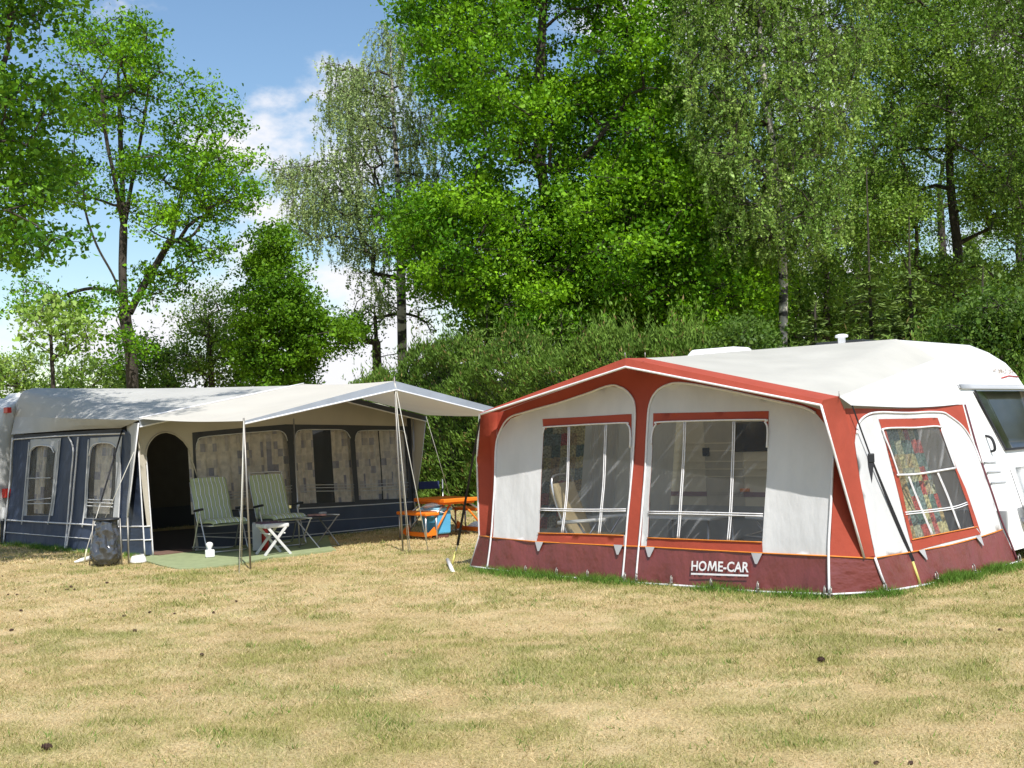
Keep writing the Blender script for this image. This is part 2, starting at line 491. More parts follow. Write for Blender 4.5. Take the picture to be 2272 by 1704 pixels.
class Pl:
    """a wall plane: o bottom left, a bottom right (seen from outside), c a point above"""
    twist = 0.0
    def __init__(s, o, a, c, bulge=0.010, seed=0.0, freq=1.6):
        s.o = Vector(o); s.u = (Vector(a) - s.o).normalized()
        s.n = s.u.cross(Vector(c) - s.o).normalized()
        s.v = s.n.cross(s.u)
        s.b = bulge; s.seed = seed; s.freq = freq
        s.len = (Vector(a) - s.o).length
    def uv(s, pts):
        out = []
        for px, py in pts:
            p = HIT(px, py, s.o, s.n) - s.o
            out.append((p.dot(s.u), p.dot(s.v)))
        return out
    def bulge(s, u, v):
        fold = .45 * s.b * math.sin(15 * (u - .5 * v) + 3 * noise.noise(Vector((u, v, s.seed)))) * max(0, noise.noise(Vector((u * .9, v * 1.1, s.seed + 4))) + .15)
        return fold + s.b * noise.noise(Vector((u * s.freq, v * s.freq * .8, s.seed))) + s.b * .4 * noise.noise(Vector((u * 4.1, v * 2.2, s.seed + 9)))
    def P(s, u, v, off=0.0):
        p = s.o + s.u * u + s.v * v
        if s.twist:                   # the wall stands steeper at its front edge than at the caravan
            p = p + (EYE - p).normalized() * (s.twist * max(0, v / 1.85) * max(0, 1 - u / s.len))
        return p + s.n * (off + s.bulge(u, v))
    def line(s, pts, off=0.0, k=5, uvs=False):
        q = pts if uvs else s.uv(pts)
        fine = smooth_line([Vector((a, b, 0)) for a, b in q], k) if len(q) > 2 else [Vector((q[0][0], q[0][1], 0)).lerp(Vector((q[1][0], q[1][1], 0)), i / 14) for i in range(15)]
        return [s.P(p.x, p.y, off) for p in fine]
def rounded(q, k=5):
    """closed outline smoothed through its points"""
    n = len(q); out = []
    P = [Vector((a, b, 0)) for a, b in q]
    for i in range(n):
        p0, p1, p2, p3 = P[i - 1], P[i], P[(i + 1) % n], P[(i + 2) % n]
        for j in range(k):
            t = j / k
            w = .5 * ((2 * p1) + (p2 - p0) * t + (2 * p0 - 5 * p1 + 4 * p2 - p3) * t * t + (3 * p1 - p0 - 3 * p2 + p3) * t ** 3)
            out.append((w.x, w.y))
    return out
def inside(q, x, y):
    c = False; j = len(q) - 1
    for i in range(len(q)):
        if (q[i][1] > y) != (q[j][1] > y) and x < (q[j][0] - q[i][0]) * (y - q[i][1]) / (q[j][1] - q[i][1]) + q[i][0]:
            c = not c
        j = i
    return c
def densify(q, step):
    out = []
    for i in range(len(q)):
        a, b = q[i], q[(i + 1) % len(q)]
        d = math.hypot(b[0] - a[0], b[1] - a[1]); k = max(1, int(d / step))
        for j in range(k):
            out.append((a[0] + (b[0] - a[0]) * j / k, a[1] + (b[1] - a[1]) * j / k))
    return out
def panel(name, pl, outer, m, parent, off=0.0, holes=(), res=0.09, disp=None, smooth=True):
    """a sheet of cloth cut to an outline in the wall plane, with openings"""
    loops = [densify(outer, res)] + [densify(h, res) for h in holes]
    V = []; E = []
    for lp in loops:
        k = len(V)
        V += [Vector(p) for p in lp]
        E += [(k + i, k + (i + 1) % len(lp)) for i in range(len(lp))]
    xs = [p[0] for p in outer]; ys = [p[1] for p in outer]
    x = min(xs) + res / 2
    while x < max(xs):
        y = min(ys) + res / 2
        while y < max(ys):
            jx = x + res * .2 * math.sin(17 * y + 5 * x); jy = y + res * .2 * math.sin(13 * x)
            if inside(outer, jx, jy) and not any(inside(h, jx, jy) for h in holes):
                V.append(Vector((jx, jy)))
            y += res
        x += res
    vv, _, ff = delaunay_2d_cdt(V, E, [], 0, 1e-5)[:3]
    fs = []
    for f in ff:
        cx = sum(vv[i].x for i in f) / len(f); cy = sum(vv[i].y for i in f) / len(f)
        if inside(outer, cx, cy) and not any(inside(h, cx, cy) for h in holes):
            a, b, c = vv[f[0]], vv[f[1]], vv[f[2]]
            if (b.x - a.x) * (c.y - a.y) - (b.y - a.y) * (c.x - a.x) < 0:
                f = f[::-1]
            fs.append(tuple(f))
    pts = [pl.P(p.x, p.y, off + (disp(p.x, p.y) if disp else 0)) for p in vv]
    return mk(name, pts, fs, m, parent, smooth, [(p.x, p.y) for p in vv])
def piping(name, pl, pts, r, m, parent, off=0.01, k=5, uvs=False):
    return tube(name, pl.line(pts, off, k, uvs), r, m, parent, 5)
def double_bar(name, pl, pts, m, parent, off=0.012, gap=0.011, r=0.0065):
    q = pl.uv(pts)
    b = MB()
    fine = smooth_line([Vector((a, c, 0)) for a, c in q], 5) if len(q) > 2 else [Vector((q[0][0], q[0][1], 0)), Vector((q[1][0], q[1][1], 0))]
    d = (fine[-1] - fine[0]).normalized(); s = Vector((-d.y, d.x, 0))
    for g in (-gap, gap):
        b.tube([pl.P((p + s * g).x, (p + s * g).y, off) for p in fine], r, 5)
    return b.build(name, m, parent, True)
def strip(name, A, B, m, parent, k=4, smooth=True):
    return ruled(name, A, B, m, parent, n=max(8, len(A) * 2), k=k, smooth=smooth)
def text_mesh(txt, size, bold=0.0):
    cu = bpy.data.curves.new('t', 'FONT'); cu.body = txt; cu.size = size; cu.offset = bold; cu.resolution_u = 3
    ob = bpy.data.objects.new('t', cu); COL.objects.link(ob)
    bpy.context.view_layer.update()
    me = ob.evaluated_get(bpy.context.evaluated_depsgraph_get()).to_mesh()
    v = [Vector(p.co) for p in me.vertices]; f = [tuple(p.vertices) for p in me.polygons]
    ob.evaluated_get(bpy.context.evaluated_depsgraph_get()).to_mesh_clear()
    bpy.data.objects.remove(ob); bpy.data.curves.remove(cu)
    return v, f
def home_car(bold):
    """the words HOME-CAR; the M is cut from four strokes"""
    v, f = text_mesh('HO', 1.0, bold)
    v = list(v); f = list(f)
    h = max(p.y for p in v); x0 = max(p.x for p in v) + .10
    s, w, e = (.115 if bold < .01 else .15), .86, .03
    M = [(0, 0), (s, 0), (s + e, h - .26), (.10, h), (.10 + s * 1.15, h), (w / 2, .24), (w / 2, .0), (w - .10 - s * 1.15, h), (w - .10, h), (w - s - e, h - .26), (w - s, 0), (w, 0)]
    k = len(v)
    v += [Vector((x0 + a, b, 0)) for a, b in M]
    f += [tuple(k + i for i in q) for q in ((0, 1, 2, 4, 3), (4, 2, 6, 5), (5, 6, 9, 7), (7, 9, 10, 11, 8))]
    v2, f2 = text_mesh('E-CAR', 1.0, bold)
    xm = min(p.x for p in v2); k = len(v)
    v += [Vector((p.x - xm + x0 + w + .09, p.y, 0)) for p in v2]
    f += [tuple(i + k for i in q) for q in f2]
    return v, f
def quads(name, V, tints, m, parent=None, kind='stuff', loc=(0, 0, 0), nv=4):
    """many small leaf faces in one mesh; V is (N, nv, 3), tints (N, 3)"""
    N = len(V)
    me = bpy.data.meshes.new(name)
    off = np.array(ORIG[parent.name] if parent is not None else loc, dtype=np.float32)
    co = (V.reshape(-1, 3) - off).astype(np.float32)
    me.vertices.add(N * nv); me.vertices.foreach_set('co', co.ravel())
    me.loops.add(N * nv); me.loops.foreach_set('vertex_index', np.arange(N * nv, dtype=np.int32))
    me.polygons.add(N)
    me.polygons.foreach_set('loop_start', np.arange(0, N * nv, nv, dtype=np.int32))
    at = me.color_attributes.new('tint', 'FLOAT_COLOR', 'POINT')
    c = np.ones((N, nv, 4), dtype=np.float32); c[:, :, :3] = np.clip(tints, 0, 1)[:, None, :]
    at.data.foreach_set('color', c.ravel())
    me.materials.append(m)
    me.update(calc_edges=True)
    o = bpy.data.objects.new(name, me); COL.objects.link(o)
    if parent is not None:
        o.parent = parent; ORIG[o.name] = Vector(off)
    else:
        o.location = loc
    o['kind'] = kind
    return o
class VN:
    """smooth value noise on a lattice"""
    def __init__(s, seed):
        s.g = np.random.default_rng(seed).random((257, 257)); s.g[256] = s.g[0]; s.g[:, 256] = s.g[:, 0]
    def __call__(s, x, y):
        x = np.asarray(x, float) % 256; y = np.asarray(y, float) % 256
        i = x.astype(int); j = y.astype(int); a = x - i; b = y - j
        a = a * a * (3 - 2 * a); b = b * b * (3 - 2 * b)
        g = s.g
        return (g[i, j] * (1 - a) + g[i + 1, j] * a) * (1 - b) + (g[i, j + 1] * (1 - a) + g[i + 1, j + 1] * a) * b

# ================================================================== SETTING: ground
vn1, vn2, vn3, vn4 = VN(1), VN(2), VN(3), VN(4)
RFL, RFR = G(1081, 1270), G(1840, 1327)          # red awning, feet of its two front poles
RCR, RRR = G(1967, 1317), G(2259, 1252)          # right front corner and right rear foot
RCL = G(1043, 1260)
BFL, BFR = G(334, 1236), G(919, 1166)            # blue awning front corners
BRL = G(11, 1208)
def seg_dist(x, y, a, b):
    ax, ay, bx, by = a.x, a.y, b.x, b.y
    dx, dy = bx - ax, by - ay
    t = np.clip(((x - ax) * dx + (y - ay) * dy) / (dx * dx + dy * dy), 0, 1)
    return np.hypot(x - ax - t * dx, y - ay - t * dy)
def greenness(x, y):
    g = .24 * vn1(x * .55 + 7, y * .55) + .30 * vn2(x * 1.7, y * 1.9) + .50 * vn3(x * 4.3, y * 5)
    g = g - .485 + .07 * np.clip((x + .5) / 4, -1, 1)
    edge = np.minimum.reduce([seg_dist(x, y, RFL, RFR), seg_dist(x, y, RFR, RCR), seg_dist(x, y, RCR, RRR), seg_dist(x, y, RCL, RFL), seg_dist(x, y, BRL, BFL) * 1.2])
    g = g + .42 * np.exp(-(edge / .32) ** 2) * (.5 + .9 * vn4(x * 3, y * 3))
    far = np.clip((y - 21) / 12, 0, 1)
    return np.clip(g * 2.1 + far * .3 + .33, 0, 1)
STRAW = np.array([.46, .345, .172]); STRAW2 = np.array([.605, .475, .268]); DIRT = np.array([.38, .27, .14])
GREEN1 = np.array([.31, .30, .095]); GREEN2 = np.array([.19, .225, .055])
def ground_tint(x, y):
    g = greenness(x, y)[..., None]
    s = vn2(x * 2.3 + 40, y * 2.3)[..., None]
    t = vn3(x * .9 + 11, y * .9 + 5)[..., None]
    base = STRAW * (1 - s) + STRAW2 * s
    base = base * (1 - .5 * np.clip((t - .6) * 3, 0, 1)) + DIRT * (.5 * np.clip((t - .6) * 3, 0, 1))
    gr = GREEN1 * (1 - s) + GREEN2 * s
    return base * (1 - .70 * g) + gr * (.70 * g)
def ground_height(x, y):
    return .030 * (vn1(x * .9, y * .9) - .5) + .012 * (vn2(x * 3, y * 3) - .5)
def build_ground():
    xs = np.concatenate([[-400, -150, -60, -30, -18], np.arange(-12, 12.01, .11), [18, 30, 60, 150, 400]])
    ys = np.concatenate([[-200, -60, -15, 0, 3], np.arange(4.4, 26, .11), np.arange(26, 40, 1.0), [50, 80, 150, 400, 1200]])
    X, Y = np.meshgrid(xs, ys, indexing='ij')
    Z = np.where((np.abs(X) < 12.1) & (Y < 27) & (Y > 4), ground_height(X, Y), -.02)
    V = np.stack([X, Y, Z], -1).reshape(-1, 3)
    nx, ny = X.shape
    I = np.arange(nx * ny).reshape(nx, ny)
    Fq = np.stack([I[:-1, :-1], I[1:, :-1], I[1:, 1:], I[:-1, 1:]], -1).reshape(-1, 4)
    me = bpy.data.meshes.new('ground')
    me.vertices.add(len(V)); me.vertices.foreach_set('co', V.astype(np.float32).ravel())
    me.loops.add(Fq.size); me.loops.foreach_set('vertex_index', Fq.astype(np.int32).ravel())
    me.polygons.add(len(Fq)); me.polygons.foreach_set('loop_start', np.arange(0, Fq.size, 4, dtype=np.int32))
    me.polygons.foreach_set('use_smooth', np.ones(len(Fq), dtype=bool))
    at = me.color_attributes.new('tint', 'FLOAT_COLOR', 'POINT')
    c = np.ones((len(V), 4), dtype=np.float32); c[:, :3] = ground_tint(V[:, 0], V[:, 1])
    at.data.foreach_set('color', c.ravel())
    me.update(calc_edges=True)
    m, n, l, out = newmat('dry_lawn')
    b = n.new('ShaderNodeBsdfPrincipled'); b.inputs['Roughness'].default_value = .95; b.inputs['Specular IOR Level'].default_value = .1
    a = n.new('ShaderNodeAttribute'); a.attribute_name = 'tint'
    tc = n.new('ShaderNodeTexCoord')
    nz = n.new('ShaderNodeTexNoise'); nz.inputs['Scale'].default_value = 60; nz.inputs['Detail'].default_value = 6
    l.new(tc.outputs['Object'], nz.inputs['Vector'])
    mr = n.new('ShaderNodeMapRange'); mr.inputs['From Min'].default_value = .3; mr.inputs['From Max'].default_value = .7
    mr.inputs['To Min'].default_value = .55; mr.inputs['To Max'].default_value = 1.2
    l.new(nz.outputs['Fac'], mr.inputs['Value'])
    mx = n.new('ShaderNodeMix'); mx.data_type = 'RGBA'; mx.blend_type = 'MULTIPLY'; mx.inputs['Factor'].default_value = 1
    l.new(a.outputs['Color'], mx.inputs['A']); l.new(mr.outputs['Result'], mx.inputs['B'])
    l.new(mx.outputs['Result'], b.inputs['Base Color'])
    bp = n.new('ShaderNodeBump'); bp.inputs['Strength'].default_value = .8; bp.inputs['Distance'].default_value = .02
    l.new(nz.outputs['Fac'], bp.inputs['Height']); l.new(bp.outputs['Normal'], b.inputs['Normal'])
    l.new(b.outputs['BSDF'], out.inputs['Surface'])
    me.materials.append(m)
    o = bpy.data.objects.new('ground', me); COL.objects.link(o); o['kind'] = 'structure'
build_ground()

MATPOLY = None
def build_grass():
    rng = np.random.default_rng(5)
    parts = []
    # (near, far, density per square metre, height, width)
    for y0, y1, dens, h, w in ((4.7, 7.5, 7000, .018, .0048), (7.5, 11, 4000, .021, .0063), (11, 17, 1300, .026, .010), (17, 27, 360, .035, .018)):
        half0, half1 = y0 * .46 + 2.6, y1 * .46 + 2.6
        n = int((y1 - y0) * (half0 + half1) * dens)
        y = y0 + (y1 - y0) * rng.random(n)
        x = (rng.random(n) * 2 - 1) * (y * .46 + 2.6)
        parts.append((x, y, np.full(n, h), np.full(n, w)))
    # longer green grass left standing along the foot of the awnings
    for a, b, n in ((RFL, RFR, 6500), (RFR, RCR, 2000), (RCR, RRR, 7500), (RCL, RFL, 2500), (BRL, BFL, 3500), (BFL, BFR, 1500)):
        t = rng.random(n)
        nn = Vector((b.y - a.y, a.x - b.x, 0)).normalized()
        if nn.y > 0: nn = -nn
        d = np.abs(rng.normal(0, .10, n)) + .01
        clump = vn4(t * (b - a).length * 2.2 + a.x * 3, np.full(n, a.y))
        keep = rng.random(n) < np.clip(clump * 1.9 - .35, .05, 1)
        x = a.x + (b.x - a.x) * t + nn.x * d; y = a.y + (b.y - a.y) * t + nn.y * d
        parts.append((x[keep], y[keep], np.full(keep.sum(), .050) * (.4 + clump[keep]), np.full(keep.sum(), .007)))
    # scattered tussocks and weeds
    nt = 650
    ty = 5 + 15 * rng.random(nt) ** 1.3; tx = (rng.random(nt) * 2 - 1) * (ty * .46 + .3)
    rep_ = 26; sp_ = np.repeat(.03 + .05 * rng.random(nt), rep_)
    x = np.repeat(tx, rep_) + rng.normal(0, 1, nt * rep_) * sp_; y = np.repeat(ty, rep_) + rng.normal(0, 1, nt * rep_) * sp_
    parts.append((x, y, np.full(len(x), .030), .004 + .0005 * y))
    lush = np.concatenate([np.full(len(p[0]), 0.0 if i < 4 else 1.0 if i < len(parts) - 1 else .45) for i, p in enumerate(parts)])
    x, y, h, w = (np.concatenate([p[i] for p in parts]) for i in range(4))
    # nothing grows on the mat or under the tents
    def poly_mask(poly):
        c = np.zeros(len(x), bool); j = len(poly) - 1
        for i in range(len(poly)):
            xi, yi, xj, yj = poly[i].x, poly[i].y, poly[j].x, poly[j].y
            cond = ((yi > y) != (yj > y)) & (x < (xj - xi) * (y - yi) / (yj - yi + 1e-12) + xi)
            c ^= cond; j = i
        return c
    k = ~(poly_mask(MATPOLY) | poly_mask([RCL, RFL, RFR, RCR, RRR, RRR + Vector((-2.6, 2.6, 0))]) | poly_mask([BRL, BFL, BFR, BFR + Vector((-2.5, 3, 0))]))
    x, y, h, w, lush = x[k], y[k], h[k], w[k], lush[k]
    n = len(x)
    z = ground_height(x, y) - .003
    g = greenness(x, y)
    isg = rng.random(n) < g * .85 + .04
    tint = ground_tint(x, y) * (1.0 + .25 * rng.normal(0, 1, (n, 1)))
    gmix = (GREEN1 + (GREEN2 - GREEN1) * rng.random((n, 1))) * (.8 + .5 * rng.random((n, 1)))
    smix = (STRAW + (STRAW2 * 1.12 - STRAW) * rng.random((n, 1))) * (.75 + .5 * rng.random((n, 1)))
    tint = .35 * tint + .65 * np.where(isg[:, None], gmix, smix)
    lg = np.array([.105, .20, .030]) * (.6 + .9 * rng.random((n, 1)))
    tint = np.where((rng.random(n) < lush)[:, None], lg, tint)
    h = h * (.35 + 1.1 * rng.random(n)) * (.75 + .7 * g)
    th = rng.random(n) * 2 * np.pi
    lean = h * (.4 + 1.3 * rng.random(n)) * np.where(isg, .6, 1.3)
    la = rng.random(n) * 2 * np.pi
    V = np.zeros((n, 3, 3))
    V[:, 0] = np.stack([x - np.cos(th) * w / 2, y - np.sin(th) * w / 2, z], -1)
    V[:, 1] = np.stack([x + np.cos(th) * w / 2, y + np.sin(th) * w / 2, z], -1)
    V[:, 2] = np.stack([x + np.cos(la) * lean, y + np.sin(la) * lean, z + h], -1)
    o = quads('lawn_grass', V, tint, GRASS, None, 'stuff', (0, 0, 0), 3)
    tag(o, 'short sun-bleached lawn grass with green tufts', 'grass')

# ================================================================== RED AND WHITE AWNING
d_red = (RFR - RFL).normalized()
in_red = Vector((-d_red.y, d_red.x, 0)); in_red = in_red if in_red.y > 0 else -in_red
out_red = -in_red
LEAN = 0.28
RF = Pl(RFL, RFR, RFL + UP * 1.9 + in_red * LEAN, .015, 3.0)
def vplane(off):                      # vertical plane parallel to the front, off metres outside the wall foot
    return RFL + out_red * off, out_red
CARV = vplane((RRR - RFL).dot(out_red))
def onv(p, pl): return HIT(p[0], p[1], *pl)
rail_front = [onv(p, CARV) for p in ((1992, 752), (2036, 770), (2077, 796), (2104, 826), (2124, 858), (2136, 897))]
top_rear_right = rail_front[-1]
RS = Pl(RCR, RRR, top_rear_right, .012, 7.0)
RS.twist = .50

awning = thing('caravan_awning', 'red and white caravan awning with clear windows and maroon skirt', 'awning', (RFL + RFR) / 2)
A = awning
B_PIPE, B_FOLD, B_BACK = vplane(.16), vplane(.13), vplane(-.16)
pipe_L, pipe_A, pipe_R = onv(r3((178, 497))[0], B_PIPE), onv(r3((1072, 205))[0], B_PIPE), onv(r4((1165, 440))[0], B_PIPE)
fold_L, fold_A, fold_R = onv(r3((176, 487))[0], B_FOLD), onv(r3((1070, 151))[0], B_FOLD), onv(r4((1178, 408))[0], B_FOLD)
back_A, back_R = onv(r4((88, 150))[0], B_BACK), onv(r4((1275, 386))[0], B_BACK)
back_L = fold_L + (back_A - fold_A)
# roof
ridge_rear = onv((1662, 777), CARV)
ruled('roof', [back_A, back_R], [ridge_rear] + rail_front[:3], ROOFWHITE, A, 28, 14, .035, .02, 1)
mirror = [ridge_rear + d_red * -((p - ridge_rear).dot(d_red)) + UP * (p.z - ridge_rear.z) for p in rail_front]
ruled('roof', [back_L, back_A], [mirror[2], mirror[1], mirror[0], ridge_rear], ROOFWHITE, A, 24, 10, .035, .02, 5)
# white gusset under the right eave
side_top_front, side_top_rear = onv(r5((200, 488))[0], (RS.o, RS.n)), top_rear_right
gl = RS.line(r5((196, 486), (420, 492), (650, 488), (886, 465)), .01)
gl = [p + RS.n * (.06 * (1 - i / (len(gl) - 1))) for i, p in enumerate(gl)]
ruled('gusset', [back_R, back_R.lerp(rail_front[2], .5), rail_front[2]], gl, GUSSET, A, 20, 8, 0, .0)
strip('gusset', [rail_front[2], rail_front[3], rail_front[4], rail_front[5]], [gl[-1] - d_red * .02] * 2 + [gl[-1] - d_red * .01] * 2, GUSSET, A)
# brim: front face and top of the hood
ruled('brim', [pipe_A, pipe_R], [fold_A, fold_R], RED, A, 24, 3)
ruled('brim', [fold_A, fold_R], [back_A, back_R], RED, A, 24, 4)
ruled('brim', [pipe_L, pipe_A], [fold_L, fold_A], RED, A, 20, 3)
ruled('brim', [fold_L, fold_A], [back_L, back_A], RED, A, 20, 4)
tube('brim_piping', [pipe_L.lerp(pipe_A, i / 10) for i in range(11)] + [pipe_A.lerp(pipe_R, i / 10) for i in range(1, 11)], .013, PIPE_WHITE, A)
tube('roof_pole', [ridge_rear - UP * .05, fold_A - UP * .06], .013, STEEL, A)
# little tensioner spikes standing on the hood
for p in (r3((1070, 151))[0], r3((1193, 151))[0]):
    q = onv(p, B_FOLD); tube('pole_spike', [q, q + UP * .06], .005, STEEL, A)
for p in (r4((1180, 412))[0], r4((1277, 386))[0]):
    q = onv(p, B_BACK); tube('pole_spike', [q - UP * .02, q + UP * .05], .005, STEEL, A)

# front wall: red sheet with window openings
w1_hole = RF.uv(r3((545, 1224), (556, 900), (566, 640), (572, 596), (598, 574), (700, 569), (900, 559), (1050, 551), (1092, 560), (1106, 598), (1103, 760), (1095, 950), (1082, 1236), (820, 1231)))
w2_hole = RF.uv(r4((104, 1252), (112, 1000), (128, 760), (134, 620), (150, 566), (196, 545), (500, 537), (780, 531), (826, 545), (841, 590), (836, 800), (822, 1050), (808, 1279), (450, 1267)))
orange_pts = r3((250, 1251), (530, 1277), (1063, 1303)) + r4((55, 1306), (420, 1326), (812, 1347), (1222, 1365))
orange_uv = RF.uv(orange_pts)
def uv_line_at(u, line):
    for (a, b), (c, e) in zip(line, line[1:]):
        if a <= u <= c: return b + (e - b) * (u - a) / (c - a)
    return line[0][1] if u < line[0][0] else line[-1][1]
top_uv = RF.uv(r3((284, 456), (640, 338), (1072, 196)) + r4((600, 310), (1000, 412), (1170, 470), (1252, 720)))
red_outer = orange_uv + [RF.uv(r4((1250, 800))[:1])[0]] + top_uv[::-1] + [RF.uv(r3((283, 700))[:1])[0]]
panel('front_wall', RF, red_outer, RED, A, 0, [w1_hole, w2_hole], .10)
white1 = RF.uv(r3((264, 1250), (275, 950), (283, 690), (296, 625), (318, 585), (352, 545), (372, 522), (480, 480), (700, 416), (880, 352), (980, 326), (1042, 333), (1098, 370), (1126, 430), (1131, 560), (1120, 780), (1095, 1060), (1066, 1301), (800, 1290), (530, 1276)))
white2 = RF.uv(r4((62, 1303), (84, 900), (103, 600), (118, 440), (150, 370), (205, 322), (310, 304), (430, 318), (560, 342), (850, 404), (1040, 446), (1130, 484), (1195, 560), (1232, 660), (1246, 760), (1232, 960), (1222, 1150), (1210, 1362), (812, 1345), (450, 1325)))
panel('white_panel', RF, white1, WHITE, A, .005, [w1_hole], .08)
panel('white_panel', RF, white2, WHITE, A, .005, [w2_hole], .08)
piping('panel_piping', RF, r3((228, 1440), (250, 1290), (264, 1100), (276, 880), (281, 700), (300, 614), (362, 520), (480, 479), (700, 417), (960, 326), (1042, 330), (1100, 370), (1130, 440), (1131, 600), (1105, 950), (1080, 1240), (1056, 1525)), .012, PIPE_WHITE, A, .012)
piping('panel_piping', RF, r4((36, 1528), (52, 1300), (84, 900), (103, 600), (118, 440), (160, 356), (230, 315), (320, 305), (560, 344), (850, 406), (1050, 450), (1135, 488)), .012, PIPE_WHITE, A, .012)
piping('pole_piping', RF, r4((1246, 760), (1232, 1000), (1218, 1300), (1220, 1600)), .013, PIPE_WHITE, A, .014)
# windows
def red_window(hole, band, sill, bars, cross, lining):
    film = panel('window_pane', RF, hole, FILM, A, .001, (), .08)
    panel('window_header', RF, RF.uv(band), RED, A, .009, (), .09)
    panel('window_sill', RF, RF.uv(sill), RED, A, .009, (), .09)
    piping('window_piping', RF, lining, .010, PIPE_WHITE, film, .019)
    for b in bars: double_bar('window_bar', RF, b, PIPE_WHITE, film)
    double_bar('window_bar', RF, cross, PIPE_WHITE, film, .016)
red_window(w1_hole, r3((567, 525), (1112, 494), (1112, 640), (1095, 560), (1050, 549), (598, 572), (570, 600)),
           r3((541, 1225), (820, 1231), (1066, 1240), (1063, 1301), (800, 1289), (529, 1276)),
           [r3((728, 572), (722, 860), (708, 1060), (690, 1224)), r3((957, 560), (945, 860), (930, 1080), (914, 1230))],
           r3((555, 1079), (820, 1085), (1080, 1083)), r3((568, 620), (580, 584), (605, 573), (1048, 550), (1090, 560), (1107, 600), (1105, 700)))
red_window(w2_hole, r4((140, 490), (848, 476), (845, 600), (828, 545), (785, 531), (200, 544), (152, 564), (138, 590)),
           r4((102, 1254), (450, 1268), (808, 1281), (812, 1345), (450, 1325), (98, 1307)),
           [r4((335, 545), (325, 780), (308, 1090), (293, 1258)), r4((636, 540), (628, 800), (614, 1100), (600, 1272))],
           r4((108, 1098), (450, 1104), (815, 1114)), r4((130, 680), (136, 610), (160, 560), (205, 543), (785, 530), (828, 546), (843, 590), (838, 700)))
for pl_, pts in ((RF, r3((540, 1224), (800, 1230), (1066, 1239))), (RF, r4((103, 1253), (450, 1267), (808, 1280)))):
    piping('sill_piping', pl_, pts, .006, PIPE_ORANGE, A, .018)
tube('hem_piping', [RF.P(a, b, .012) for a, b in orange_uv], .007, PIPE_ORANGE, A)
# skirt
bottom_uv = RF.uv(r3((228, 1441), (470, 1476), (860, 1506), (1060, 1521), (1150, 1531)) + r4((250, 1543), (500, 1561), (800, 1585), (1222, 1600)))
def skirt_fold(u, v):
    return .012 * math.sin(7 * (u - .9 * v) + 2 * math.sin(2.1 * u)) * (.4 + .6 * noise.noise(Vector((u * 1.1, v, 3)))) + .004
panel('skirt', RF, orange_uv + bottom_uv[::-1], MAROON, A, .0, (), .06, skirt_fold)
tube('foot_piping', [RF.P(a, b, .012) for a, b in bottom_uv], .013, PIPE_WHITE, A)
flap_uv = [(a, -.012) for a, b in bottom_uv]
panel('mud_flap', RF, bottom_uv + flap_uv[::-1], GREYFLAP, A, -.012, (), .08, lambda u, v: .03 * math.sin(3.1 * u) * (.12 - v))
for p in r3((548, 1302), (1032, 1322), (1228, 1336)) + r4((122, 1336), (778, 1376)):
    (u, v), = RF.uv([p])
    mk('toggle_tab', [RF.P(u - .062, v + .045, .022), RF.P(u + .062, v + .045, .022), RF.P(u + .012, v - .06, .026), RF.P(u - .012, v - .06, .026)], [(3, 2, 1, 0)], TRIANGLE, A, False)
# lettering on the skirt
tv, tf = home_car(.022)
mnx, mxx = min(p.x for p in tv), max(p.x for p in tv); mny, mxy = min(p.y for p in tv), max(p.y for p in tv)
c0, c1, c2 = RF.uv(r4((380, 1456), (736, 1467), (384, 1394)))
def letter_P(x, y, off=.034):
    s, t = (x - mnx) / (mxx - mnx), (y - mny) / (mxy - mny)
    u = c0[0] + (c1[0] - c0[0]) * s + (c2[0] - c0[0]) * t
    v = c0[1] + (c1[1] - c0[1]) * s + (c2[1] - c0[1]) * t
    return RF.P(u, v, off + skirt_fold(u, v) * .8)
lett = mk('lettering', [letter_P(p.x, p.y) for p in tv], tf, PIPE_WHITE, A, False)
ulv = []
for i in range(13):
    x = mnx + (mxx - mnx) * i / 12
    ulv += [letter_P(x, mny - .20 * (mxy - mny)), letter_P(x, mny - .38 * (mxy - mny))]
mk('lettering_underline', ulv, [(2 * i, 2 * i + 1, 2 * i + 3, 2 * i + 2) for i in range(12)], PIPE_WHITE, lett, False)

# right chamfered corner between the front pole and the side wall
pole_R_uv = RF.uv(r4((1220, 1600), (1218, 1364), (1236, 1000), (1248, 760), (1250, 560)))
chR_l = [RF.P(a, b, 0) for a, b in pole_R_uv]
sideF = r5((436, 1560), (366, 1366), (300, 1000), (240, 640), (200, 488))
chR_r = [RS.P(*q) for q in RS.uv(sideF)]
ruled('corner_panel', chR_l[1:], chR_r[1:], RED, A, 14, 8)
ruled('skirt', chR_l[:2], chR_r[:2], MAROON, A, 6, 8)
tube('hem_piping', [chR_l[1].lerp(chR_r[1], i / 8) + out_red * .01 for i in range(9)], .007, PIPE_ORANGE, A)
tube('foot_piping', [chR_l[0].lerp(chR_r[0], i / 6) + out_red * .008 for i in range(7)], .011, PIPE_WHITE, A)
# right wing of the hood
wing_back = [back_R] + [RS.P(*q, off=.012) for q in RS.uv(r4((1304, 470), (1388, 820), (1450, 1180), (1486, 1366)))]
chp = lambda s: chR_l[1].lerp(chR_r[1], s) + out_red * .02
wing_front_foot = chp(.80)
wing_front = [pipe_R.lerp(wing_front_foot, t) for t in (0, .25, .5, .75, 1)]
wing_ = ruled('hood_wing', wing_front, wing_back, RED, A, 20, 5)
mk('wing_shoulder', [pipe_R, fold_R, back_R], [(0, 1, 2)], RED, wing_, False)
tube('wing_piping', wing_front, .012, PIPE_WHITE, A)
tube('corner_piping', [RS.P(*q, off=.012) for q in RS.uv(r5((364, 1364), (400, 1465), (440, 1562)))], .013, PIPE_WHITE, A)

